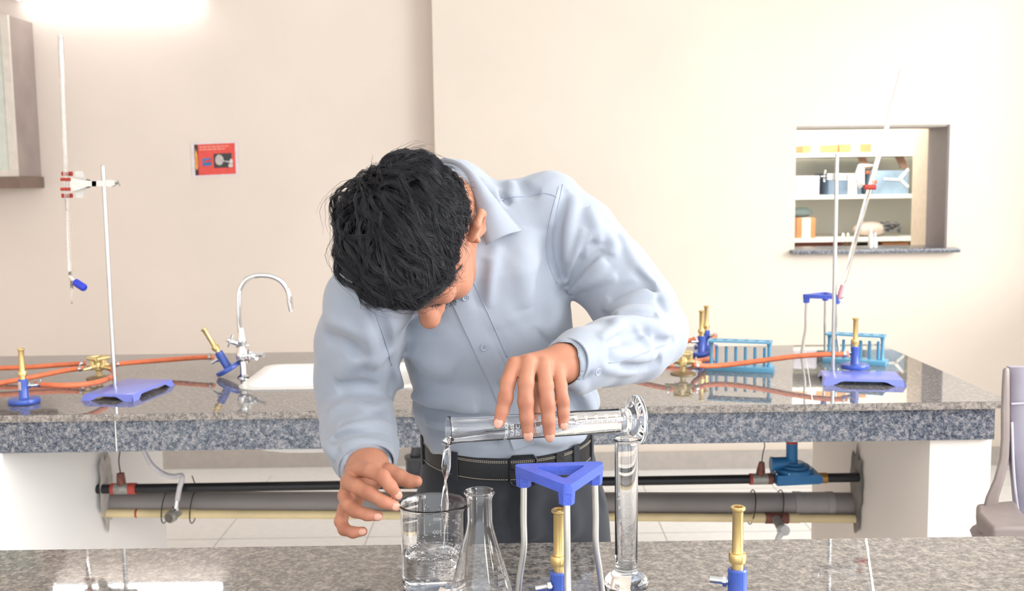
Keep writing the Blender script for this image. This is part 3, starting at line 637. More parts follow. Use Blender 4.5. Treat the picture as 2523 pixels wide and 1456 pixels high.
# ------------------------------------------------------------------ tripods
def make_tripod(label):
    t = thing('tripod_stand', label, 'tripod', group='blue tripod stands'); R = .062; hz_ = .19; th = .012
    cor = [Vector((R*math.cos(math.radians(-90+120*k)), R*math.sin(math.radians(-90+120*k)), 0)) for k in range(3)]
    def ring(r, rr, n=5):
        out = []
        for k in range(3):
            a0 = -90+120*k; c = Vector((r*math.cos(math.radians(a0)), r*math.sin(math.radians(a0)), 0))
            for j in range(n): a = math.radians(a0 - 60 + 120*j/(n-1)); out.append(c + Vector((rr*math.cos(a), rr*math.sin(a), 0)))
        return out
    o1, i1 = ring(R-.006, .008), ring(R-.030, .003); n = len(o1); vv = []; ff = []
    for z, src in ((hz_, o1), (hz_, i1), (hz_-th, i1), (hz_-th, o1)): vv += [(p.x, p.y, z) for p in src]
    for r in range(4):
        for k in range(n): ff.append((r*n+k, r*n+(k+1) % n, ((r+1) % 4)*n+(k+1) % n, ((r+1) % 4)*n+k))
    tp = MB().add(vv, ff)
    for c in cor:
        d = c.normalized(); tp.lathe([(.0095, hz_-.027), (.0105, hz_-.012), (.011, hz_-.005)], 6, (d.x*(R-.009), d.y*(R-.009), 0))
    tp.build('triangular_top', mat('cast_blue_enamel', '#4a60c4', rough=.4, var=.1, bump=.4, bscale=300), t, smooth=30)
    for c in cor:
        d = c.normalized(); q = spl([d*(R-.009) + Vector((0, 0, hz_-.024)), d*(R-.008) + Vector((0, 0, .12)), d*(R-.008) + Vector((0, 0, .082)), d*(R-.002) + Vector((0, 0, .045)), d*(R+.004) + Vector((0, 0, .0005))], 6)
        MB().tube(q, .0042, 12).build('leg', mat('zinc_rod', '#c9c7c0', rough=.35, metal=.85), t, smooth=60)
    return t
tr = make_tripod('blue-topped tripod standing at the rear edge of the worktop'); tr.location = (.975, 3.29, ZK); tr.rotation_euler = (0, 0, math.radians(35))

# ------------------------------------------------------------------ pipes under the counter
M_blkp = mat('black_iron_pipe', '#1c1c1e', rough=.4, var=.2); M_grey = mat('grey_pvc', '#8a8380', rough=.5, var=.12, vscale=5); M_crm = mat('cream_pvc', '#dcc79a', rough=.45, var=.12, vscale=8)
def yz(px, py, y): return P(px, py, y)
def pipe(name, label, pl, pr, y, r, material):
    a_, b_ = P(*pl, y), P(*pr, y); t = thing(name, label, 'pipe', a_); MB().tube([a_, b_], r, 20).build('pipe_run', material, t, world=True); return t, a_, b_
tB, bA, bB = pipe('gas_pipe', 'thin black iron gas pipe under the counter', (232, 1205), (2118, 1176), 3.02, .0135, M_blkp)
tG, gA, gB = pipe('waste_pipe', 'thick grey plastic waste pipe under the counter', (245, 1238), (2130, 1241), 3.08, .0335, M_grey)
tC, cA, cB = pipe('water_pipe', 'cream plastic water pipe along the underside of grey pipe', (245, 1264), (2120, 1278), 3.045, .0125, M_crm)
BP = lambda px, A, B, y: A + (B-A)*((P(px, 1220, y).x - A.x)/(B.x-A.x))
def sleeve(t, A, B, y, p0, p1, r, material, name): MB().tube([BP(p0, A, B, y), BP(p1, A, B, y)], r, 20).build(name, material, t, world=True)
M_red = mat('red_lead_paint', '#b5483f', rough=.6, var=.2, vscale=80); M_galv = mat('galvanised_fitting', '#9d9a94', rough=.45, metal=.5, var=.2, vscale=60); M_rust = mat('rusty_fitting', '#7c4a3f', rough=.6, var=.3, vscale=90)
for p0, p1, m_ in ((275, 284, M_red), (284, 318, M_galv), (318, 337, M_red)): sleeve(tB, bA, bB, 3.02, p0, p1, .0165, m_, 'fitting')
c = BP(301, bA, bB, 3.02); e = P(297, 1166, 3.02); MB().tube([c, c + (e-c)*.55, e], [.013, .0125, .011], 10).build('tee_branch', M_rust, tB, world=True)
MB().tube(spl([e, P(293, 1140, 3.02), P(294, 1122, 3.02), P(299, 1095, 3.02)], 6), .0018, 6).build('copper_wire', mat('dark_wire', '#2a211d', rough=.5), tB, world=True)
for p0, p1, m_ in ((1846, 1853, M_red), (1853, 1890, M_galv), (1890, 1903, M_rust)): sleeve(tB, bA, bB, 3.02, p0, p1, .0165, m_, 'fitting')
c = BP(1872, bA, bB, 3.02); e = P(1877, 1138, 3.02); MB().tube([c, c + (e-c)*.5, e], [.014, .0125, .008], 10).build('tee_branch', M_rust, tB, world=True)
MB().tube(spl([e, P(1880, 1115, 3.02), P(1884, 1098, 3.02), P(1880, 1080, 3.02)], 6), .0016, 6).build('copper_wire', MATS['dark_wire'], tB, world=True)
sleeve(tB, bA, bB, 3.02, 2016, 2036, .0155, mat('brass_nut', '#a57b3e', rough=.4, metal=.7), 'nut')
M_reg = mat('regulator_blue', '#2a6ea3', rough=.4, var=.08)
t = thing('gas_regulator', 'blue cast gas regulator on the black pipe at right', 'regulator', P(1955, 1180, 2.99)); Y0 = 3.02
q = MB(); pxprism(q, [(1907, 1162), (2006, 1160), (2016, 1164), (2017, 1178), (2008, 1182), (1906, 1187)], Y0-.045, Y0+.045); q.build('body', M_reg, t, world=True)
q = MB()
for k, (x0_, x1_, ya, yb) in enumerate(((1912, 2004, 1150, 1162), (1922, 1994, 1143, 1151), (1932, 1982, 1137, 1144))):
    c0_ = P((x0_+x1_)/2, yb, Y0); rr = (x1_-x0_)/2/FPX*Y0; q.lathe([(rr, 0), (rr, (yb-ya)/FPX*Y0*.8), (rr*.92, (yb-ya)/FPX*Y0*1.02)], 28, c0_)
q.build('diaphragm_cover', M_reg, t, world=True)
c0_ = P(1920, 1143, Y0); MB().tube([P(1902, 1143, Y0), P(1958, 1140, Y0)], [.02, .0185], 20).build('side_port', M_reg, t, world=True)
MB().tube([P(1899, 1144, Y0), P(1904, 1144, Y0)], .0225, 20).build('side_flange', M_reg, t, world=True)
MB().tube([P(1951, 1140, Y0), P(1951, 1092, Y0)], .0165, 20).build('stem', M_reg, t, world=True)
MB().tube([P(1951, 1092, Y0), P(1951, 1080, Y0)], .0168, 20).build('red_cap', M_red, t, world=True)
for px in (1914, 1945, 1983): MB().ell(P(px, 1168, Y0-.046), (.0025, .002, .0025), 8, 6).build('bolt', M_steel, t, world=True)
for p0, p1 in ((1955, 1972), (2035, 2052)): sleeve(tG, gA, gB, 3.08, p0, p1, .0365, mat('grey_pvc_light', '#9a9491', rough=.5), 'coupling_ring')
sleeve(tG, gA, gB, 3.08, 1960, 2050, .035, MATS['grey_pvc_light'], 'coupling')
M_dw = MATS['dark_wire']
for k, px in enumerate((411, 480, 1850, 1918)):
    c = BP(px, gA, gB, 3.08) + Vector((0, -.008, -.008)); q = []
    for j in range(20): a_ = 2*math.pi*j/20; q.append(c + Vector((.012*math.sin(a_)*.6, .046*math.cos(a_), .051*math.sin(a_))))
    MB().tube(q, .0017, 6, closed=True).build('wire_tie', M_dw, tG, world=True)
MB().tube([P(473, 1172, 3.03), P(482, 1196, 3.03)], .0016, 6).build('wire_end', M_dw, tG, world=True)
for p0, p1 in ((1852, 1884), (1944, 1970), (442, 478)): sleeve(tC, cA, cB, 3.045, p0, p1, .0145, M_crm, 'coupling')
sleeve(tC, cA, cB, 3.045, 1886, 1942, .0165, M_rust, 'tee_fitting'); sleeve(tC, cA, cB, 3.045, 332, 337, .0132, M_red, 'paint_mark')
q = MB().tube([P(1912, 1278, 3.03), P(1924, 1300, 2.99)], .013, 12); q.build('valve_elbow', M_galv, tC, world=True)
q = MB().lathe([(.015, -.012), (.017, 0), (.015, .012)], 20, P(1930, 1306, 2.98), (.3, -1, .2)); q.tube([P(1925, 1312, 2.97), P(1905, 1350, 2.96)], [.010, .006], 10); q.build('valve_handle', mat('white_painted_metal', '#cfcfce', rough=.4), tC, world=True)
# plastic feed hose with its angle valve at left
t = thing('feed_hose', 'white plastic feed hose drooping to a chrome angle valve', 'hose', P(430, 1260, 2.98))
q = spl([P(352, 1085, 3.0), P(357, 1115, 3.0), P(375, 1146, 3.0), P(402, 1167, 3.0), P(428, 1174, 2.99), P(446, 1171, 2.985), P(449, 1180, 2.98), P(443, 1200, 2.98), P(437, 1232, 2.98)], 8)
MB().tube(q, .0075, 14).build('tubing', mat('milky_hose', '#cfc9cc', rough=.35), t, smooth=180, world=True)
q = MB().tube([P(437, 1230, 2.98), P(434, 1252, 2.98)], [.006, .007], 12); q.tube([P(433, 1250, 2.985), P(434, 1266, 2.99)], .0095, 12); q.build('valve_stem', M_chrome, t, world=True)
vd = Vector((-.35, -.9, -.1)); q = MB().lathe([(.012, -.03), (.0135, -.006), (.0175, -.004), (.0175, .012), (.016, .015)], 20, P(424, 1271, 2.97), vd); q.build('valve_body', M_galv, t, world=True)
MB().lathe([(.0135, .0145), (.0135, .0165)], 20, P(424, 1271, 2.97), vd).build('knob_face', mat('dark_steel', '#6b6660', rough=.4, metal=.7), t, world=True)
# drain trap under the sink, partly behind the person
t = thing('drain_trap', 'dark grey plastic drain trap hanging below the sink', 'drain trap', P(1020, 1200, 3.16)); q = MB(); M_dg = mat('dark_grey_plastic', '#5b5c60', rough=.4)
c0_ = P(1025, 1195, 3.16); q.lathe([(.026, 0), (.03, .006), (.03, .08), (.034, .084), (.034, .092)], 20, c0_); q.build('trap_cup', M_dg, t, world=True)
MB().tube(spl([c0_ + Vector((0, 0, .09)), c0_ + Vector((0, 0, .13)), c0_ + Vector((-.06, 0, .19)), (-.505, 3.02, ZK-.19)], 6), .016, 14).build('trap_pipe', M_dg, t, smooth=180, world=True)

# ------------------------------------------------------------------ office chair at the right edge
CY = 2.15
def C(px, py, dy=0): return P(px, py, CY+dy)
t = thing('office_chair', 'grey padded office chair with curved brown arm at right edge', 'chair', (C(2620, 1200).x, CY, 0))
M_ch = mat('lilac_grey_shell', '#a9a4b2', rough=.55, var=.04); M_chd = mat('taupe_plastic', '#8b7f7b', rough=.5, var=.06)
prof = [(905, .03), (955, .02), (1030, .0), (1110, .0), (1200, .015), (1290, .04), (1330, .06)]
def shell(x_l, x_r, inset, th, ymod=0.0):
    vv = []; ff = []; N = 14
    for i, (py, dy) in enumerate(prof):
        for k in range(N+1):
            u = k/N; px = x_l(py) + (x_r-x_l(py))*u; bow = -.05*math.sin(math.pi*u); p = P(px, py, CY+dy+ymod+bow); vv.append(p); vv.append(p + Vector((0, th, 0)))
    W_ = 2*(N+1)
    for i in range(len(prof)-1):
        for k in range(N):
            a_ = i*W_+2*k; ff += [(a_, a_+2, a_+2+W_, a_+W_), (a_+1, a_+1+W_, a_+3+W_, a_+3)]
        ff += [(i*W_, i*W_+W_, i*W_+W_+1, i*W_+1), (i*W_+2*N, i*W_+2*N+1, i*W_+W_+2*N+1, i*W_+W_+2*N)]
    for k in range(N): ff += [(2*k, 2*k+1, 2*k+3, 2*k+2)]; b_ = (len(prof)-1)*W_+2*k; ff += [(b_, b_+2, b_+3, b_+1)]
    return MB().add(vv, ff)
xl = lambda py: 2491 + max(0, py-1080)*.09
shell(xl, 2900, 0, .02).build('back_panel', M_ch, t, smooth=60, world=True)
MB().tube([P(2492, 995, CY+.01-.004), P(2600, 990, CY-.03)], .0025, 6).build('piping', mat('pale_piping', '#cfccd6', rough=.5), t, world=True)
MB().tube(spl([P(2493, 1040, CY-.003), P(2497, 1150, CY), P(2503, 1220, CY+.012), P(2512, 1280, CY+.03)], 6), .003, 8).build('piping', MATS['pale_piping'], t, smooth=180, world=True)
q = MB(); fr = [(2479, 905, 13), (2478, 950, 16), (2477, 1010, 18), (2477, 1080, 18), (2474, 1130, 19), (2462, 1180, 22), (2445, 1225, 27), (2438, 1262, 30)]
vv = []; ff = []
for i, (cx, cyp, wd) in enumerate(fr):
    for (dx, dy) in ((-1, -.02), (1, -.02), (1, .03), (-1, .03)): vv.append(P(cx + dx*wd*.62, cyp, CY+dy))
    if i:
        for r in range(4): ff.append((4*i-4+r, 4*i-4+(r+1) % 4, 4*i+(r+1) % 4, 4*i+r))
ff += [(3, 2, 1, 0), tuple(4*(len(fr)-1)+k for k in range(4))]
q.add(vv, ff); bmx = q.build('back_frame', M_chd, t, smooth=60, world=True)
q = MB(); arm = [((2405, 1240), (2500, 1230), .0), ((2407, 1262), (2520, 1262), -.06), ((2445, 1300), (2580, 1296), -.17)]
vv = []; ff = []
for i, (l, r_, dy) in enumerate(arm):
    a_, b_ = P(*l, CY+dy), P(*r_, CY+dy); vv += [a_, b_, b_ - Vector((0, 0, .035)), a_ - Vector((0, 0, .035))]
    if i:
        for r in range(4): ff.append((4*i-4+r, 4*i-4+(r+1) % 4, 4*i+(r+1) % 4, 4*i+r))
ff += [(3, 2, 1, 0), (8, 9, 10, 11)]
am = q.add(vv, ff).build('armrest', M_chd, t, smooth=40, world=True)
bv = am.modifiers.new('bevel', 'BEVEL'); bv.width = .008; bv.segments = 3; bv = bmx.modifiers.new('bevel', 'BEVEL'); bv.width = .006; bv.segments = 2
q = MB().tube([P(2425, 1300, CY), P(2470, 1420, CY), P(2600, 1500, CY+.05)], .03, 12); q.build('arm_support', M_chd, t, smooth=60, world=True)
sx = C(2640, 1200).x
MB().box((sx-.24, CY-.5, .43), (sx+.24, CY+.0, .5), bev=.03).build('seat', M_ch, t, world=True)
MB().tube([(sx, CY-.25, .06), (sx, CY-.25, .43)], .028, 16).build('column', M_chd, t, world=True)
for k in range(5):
    a_ = 2*math.pi*k/5; e = Vector((sx+.27*math.cos(a_), CY-.25+.27*math.sin(a_), .07)); MB().tube([(sx, CY-.25, .1), e], [.025, .016], 10).build('base_spoke', M_chd, t, world=True)
    MB().lathe([(.028, -.02), (.03, 0), (.028, .02)], 16, (e.x, e.y, .031), (math.sin(a_), -math.cos(a_), 0)).build('castor', M_blkp, t, world=True)
# ------------------------------------------------------------------ glassware on the front table
class Wrap:
    """print wrapped round a cylinder: axis d (up), u = outward direction of the middle of the print"""
    def __init__(s, o, d, u, r):
        s.o = Vector(o); s.d = Vector(d).normalized(); u = Vector(u); s.u = (u - s.d*u.dot(s.d)).normalized(); s.w = s.d.cross(s.u); s.r = r; s.m = MB()
    def pt(s, x, h, dr=0.0):
        r = s.r(h) if callable(s.r) else s.r
        a = x/r; return s.o + s.d*h + (s.u*math.cos(a) + s.w*math.sin(a))*(r + .00025 + dr)
    def text(s, body, size, x, h, sx=1.0):
        v, f = text_mesh(body, size); s.m.add([s.pt(x + q.x*sx, h + q.y) for q in v], f)
    def bar(s, x0, x1, h0, h1, n=6):
        v = []
        for i in range(n+1): x = x0 + (x1-x0)*i/n; v += [s.pt(x, h0), s.pt(x, h1)]
        s.m.add(v, [(2*i, 2*i+2, 2*i+3, 2*i+1) for i in range(n)])
    def build(s, name, parent): return s.m.build(name, M_print, parent, smooth=None, world=True)
def spout(ang, amt, wid, z_on):
    def fn(r, z, a, i):
        d = (a - ang + math.pi) % (2*math.pi) - math.pi; k = math.exp(-(d/wid)**2)*max(0.0, (z - z_on[0])/(z_on[1]-z_on[0]))**1.6
        return r + amt*k, z + amt*.25*k
    return fn
# beaker
bk = PZ(1070, 1452, ZK); BK = Vector((bk.x, bk.y, ZK+.0006)); BR = .0432
t = thing('beaker', 'glass beaker being filled with poured water', 'beaker', BK)
pf = [(.030, .0), (.0395, .001), (.0425, .004), (BR, .010), (BR, .112), (BR+.0012, .117), (BR+.003, .1203), (BR+.003, .1215), (BR+.0015, .1222), (BR-.001, .119), (BR-.0018, .112), (BR-.0020, .011), (.0400, .0055), (.034, .003), (0.0001, .0028)]
pf = [(0.0001, .0)] + pf
MB().lathe(pf, 72, BK, fn=spout(math.radians(-28), .0085, .30, (.098, .1215))).build('vessel', M_glass, t, smooth=50, world=True)
w = Wrap(BK, (0, 0, 1), (.05, 1, 0), BR)
w.bar(-.0157, -.0147, .020, .0905)
for k, lv in enumerate((100, 200, 300, 400)):
    z = .0265 + .0203*k; w.bar(-.0175, -.0075, z-.0005, z+.0005); w.text(str(lv), .0082, -.0010, z)
    w.bar(-.0175, -.0125, z+.0097, z+.0106)
for k, lv in enumerate((100, 200, 270)):
    w.text(str(lv), .0052, -.027, .045 + .0205*k)
w.text('BOROSILICATE', .0044, -.042, .070); w.text('GLASS', .0052, -.042, .064); w.text('500 ml', .0052, -.042, .057)
w.build('printed_scale', t)
# water in the beaker with a churned surface
def wtop(r, z, a, i):
    if z < .03: return r, z
    x, y = r*math.cos(a), r*math.sin(a); k = math.exp(-((x-.016)**2+(y-.0)**2)/.00035)
    n = mnoise.noise(Vector((x*90, y*90, 3.1)))*.0016 + mnoise.noise(Vector((x*220, y*220, 1.7)))*.0022*k
    return r, z + (n + k*.0035)*(1 if r < .0395 else .25)
RI = BR - .0019
wt_ = [(0.0001, .0029), (.034, .0031), (.0399, .0056), (RI, .0112), (RI, .054)] + [(RI*q, .0535) for q in (.97, .9, .8, .7, .6, .5, .4, .3, .2, .1, .002)]
t2 = thing('beaker_water', 'clear churning water half filling the beaker', 'water', BK)
MB().lathe(wt_, 64, BK, fn=wtop).build('liquid', M_water, t2, smooth=80, world=True)
m = MB(); rnd = random.Random(12)
for k in range(150):
    u = rnd.random(); x, y = rnd.gauss(.018, .012), rnd.gauss(-.004, .014); z = .051 - abs(rnd.gauss(0, .016))
    if math.hypot(x, y) > .038 or z < .008: continue
    m.ell(BK + Vector((x, y, z)), (rnd.uniform(.0006, .0022),)*3, 8, 5)
for k in range(60):
    a = rnd.uniform(0, 6.28); r = rnd.uniform(.030, .0395); m.ell(BK + Vector((r*math.cos(a), r*math.sin(a), .0545)), (rnd.uniform(.0008, .002),)*3, 8, 5)
tag(m.build('air_bubbles', glassmat('air_bubble', ior=.75), t2, smooth=180, world=True), kind='stuff')
m = MB()
for k in range(70):
    a = rnd.uniform(0, 6.28); z = rnd.uniform(.058, .11); p = BK + Vector((RI*math.cos(a), RI*math.sin(a), z)); m.ell(p, (.0007, .0007, rnd.uniform(.0008, .002)), 6, 5)
tag(m.build('droplets', M_water, t2, smooth=180, world=True), kind='stuff')
# conical flask
FK = Vector((P(1183, 1300, 1.337).x, 1.337, ZK+.0006))
t = thing('conical_flask', 'empty glass conical flask standing in front of the beaker', 'flask', FK)
o_ = [(.0001, 0), (.034, 0), (.0395, .0015), (.042, .005), (.0425, .010), (.0405, .020), (.0225, .086), (.0185, .100), (.0165, .112), (.0165, .140), (.0175, .145), (.0198, .1485), (.0203, .1508), (.0192, .1528), (.0165, .1525)]
i_ = [(.0150, .149), (.0148, .112), (.0168, .099), (.0208, .085), (.0388, .0195), (.0405, .011), (.039, .006), (.033, .003), (.0001, .0026)]
MB().lathe(o_ + i_, 64, FK).build('vessel', M_glass, t, smooth=50, world=True)
rf = lambda h: .0425 - (h-.010)*.2727 + .0002
w = Wrap(FK, (0, 0, 1), (.75, -.55, 0), rf)
for body, size, h in (('200', .0075, .054), ('0-250', .0075, .044), ('BOROSIL', .0060, .036), ('100', .0075, .027)): w.text(body, size, .002, h, -1)
w.bar(-.012, -.006, .052, .0526); w.bar(-.012, -.006, .027, .0276); w.build('printed_scale', t)
# upright measuring cylinder
cy_ = PZ(1543, 1440, ZK); CK = Vector((cy_.x, cy_.y, ZK+.0006))
t = thing('measuring_cylinder', 'upright glass measuring cylinder standing on the front table', 'measuring cylinder', CK)
MB().lathe([(.0001, .0), (.024, 0), (.0295, .001), (.0302, .004), (.0292, .008), (.024, .0135), (.0175, .0175), (.0150, .0215), (.0148, .0235), (.0148, .026), (.0152, .030), (.0152, .195), (.0156, .199), (.0166, .2015), (.0166, .203), (.0154, .2035), (.0140, .201), (.0137, .195), (.0137, .030), (.0125, .0275), (.0001, .0268)], 56, CK,
           fn=spout(math.radians(-10), .0055, .42, (.188, .203))).build('vessel', M_glass, t, smooth=50, world=True)
w = Wrap(CK, (0, 0, 1), (-.05, 1, 0), .0152); z0 = .045; st = .0193
for k in range(45):
    z = z0 - st*.4 + k*st/10; x1 = -.0005 if k % 5 else .0015
    w.bar(-.010, x1 + (.003 if (k-4) % 10 == 0 else 0), z-.0004, z+.0004, 4)
for k in range(5): w.text(str(10*(k+1)), .0068, .0075, z0 + st*k)
w.text('50 ml', .0045, .010, z0+st*4-.006); w.build('printed_scale', t)
# tilted measuring cylinder in the hand
TM, TE = P(1106, 1061, 1.398), P(1574, 1033, 1.478); TD = (TM - TE).normalized(); TL = (TM - TE).length
t = thing('pouring_cylinder', 'tilted glass measuring cylinder held in the hand, pouring water', 'measuring cylinder', TE)
TR = .0172; TI = .0155
MB().lathe([(.0001, 0), (.030, 0), (.0345, .001), (.0355, .004), (.0345, .0075), (.028, .010), (.019, .013), (.0165, .018), (.0165, .022), (TR, .027), (TR, TL-.012), (TR+.0008, TL-.006), (TR+.0028, TL-.001), (TR+.0028, TL+.0005), (TR+.001, TL+.001), (TI+.0012, TL-.003), (TI, TL-.012), (TI, .028), (.014, .024), (.0001, .0232)], 64, TE, TD).build('vessel', M_glass, t, smooth=50, world=True)
front = (CAMLOC - TE).normalized()
w = Wrap(TE, TD, front + Vector((0, 0, -.30)), TR); s10 = .0405; st = .0150
for k in range(91):
    h = s10 + k*st/10; x0 = -.0055; x1 = .0035 if k % 5 else .0065
    if k % 10 == 0: x1 = .0085; w.bar(-.0135, x0, h-.0002, h+.0002, 4)
    w.bar(x0, x1, h-.0003, h+.0003, 4)
for k in range(10): w.text(str(10*(k+1)), .0062, .0122, s10 + st*k)
w.text('27°C', .0075, .000, .1855); w.text('GLASS', .0066, .000, .1935); w.text('BOROSILICATE', .0062, .000, .2015, .9)
w.build('printed_scale', t)
# water still in the tilted cylinder: full near the foot, thinning towards the lip
t2 = thing('cylinder_water', 'water running along the inside of the tilted cylinder', 'water', TE)
vv = []; ff = []; N = 40; K = 24; R2 = TI - .0001; upv = (Vector((0, 0, 1)) - TD*TD.z).normalized(); sdv = TD.cross(upv)
for i in range(N+1):
    s_ = .0245 + (TL - .004 - .0245)*i/N; q = (s_ - .075)/(TL - .085)
    lvl = R2*.999 if q < 0 else R2*(1 - 1.55*min(1, q)**.75)
    lvl = max(lvl, -R2*.72); th = math.acos(max(-1, min(1, lvl/R2)))   # half angle of the open part, measured from up
    rr = R2 if s_ > .03 else R2*.88
    for k in range(K):
        a = th + (2*math.pi - 2*th)*k/(K-1); vv.append(TE + TD*s_ + (upv*math.cos(a) + sdv*math.sin(a))*rr)
    if i:
        for k in range(K): l = (k+1) % K; ff.append(((i-1)*K+k, (i-1)*K+l, i*K+l, i*K+k))
ff += [tuple(range(K))[::-1], tuple(N*K+k for k in range(K))]
MB().add(vv, ff).build('liquid', M_water, t2, smooth=50, world=True)
# falling stream
lip = TM - upv*(TR-.002)
path = spl([lip + TD*(-.004) + upv*.0006, lip + TD*.003 - upv*.002, P(1102, 1105, 1.397), P(1099, 1150, 1.397), P(1097, 1200, 1.396), P(1096, 1260, 1.395), Vector((P(1094, 1340, 1.395).x, 1.395, ZK+.053))], 10)
t = thing('water_stream', 'twisting stream of water falling into the beaker', 'water', path[-1]); vv = []; ff = []; K = 14; n = len(path)
for i, c in enumerate(path):
    u = i/(n-1); d = (path[min(n-1, i+1)] - path[max(0, i-1)]).normalized(); x, y, _ = frame_of(d); r = .0060*(1-u)**.8 + .0030 + .0012*math.sin(u*24 + .6)*(1-.6*u); tw = u*10
    for k in range(K):
        a = 2*math.pi*k/K; ca, sa = math.cos(a), math.sin(a)*(.45 + .2*math.sin(u*19)); vv.append(c + (x*(ca*math.cos(tw) - sa*math.sin(tw)) + y*(ca*math.sin(tw) + sa*math.cos(tw)))*r)
    if i:
        for k in range(K): l = (k+1) % K; ff.append(((i-1)*K+k, (i-1)*K+l, i*K+l, i*K+k))
ff += [tuple(range(K))[::-1], tuple((n-1)*K+k for k in range(K))]
MB().add(vv, ff).build('liquid', M_water, t, smooth=180, world=True)
# burners and tripod in front
fbz = 1.285
a_ = P(1377, 1292, fbz); burner('bunsen burner with brass barrel standing under the front tripod', (a_.x, fbz, ZK), math.radians(200))
a_ = P(1818, 1292, fbz); burner('bunsen burner standing alone at right on the front table', (a_.x, fbz, ZK), math.radians(160))
cs = [PZ(1268, 1150, ZK+.19), PZ(1470, 1136, ZK+.19), PZ(1389, 1190, ZK+.19)]; cc = (cs[0]+cs[1]+cs[2])/3
tr = make_tripod('blue triangular tripod stand in the foreground'); dd = cs[2]-cc; tr.location = (cc.x+.004, cc.y, ZK); tr.rotation_euler = (0, 0, math.atan2(dd.y, dd.x) + math.pi/2)
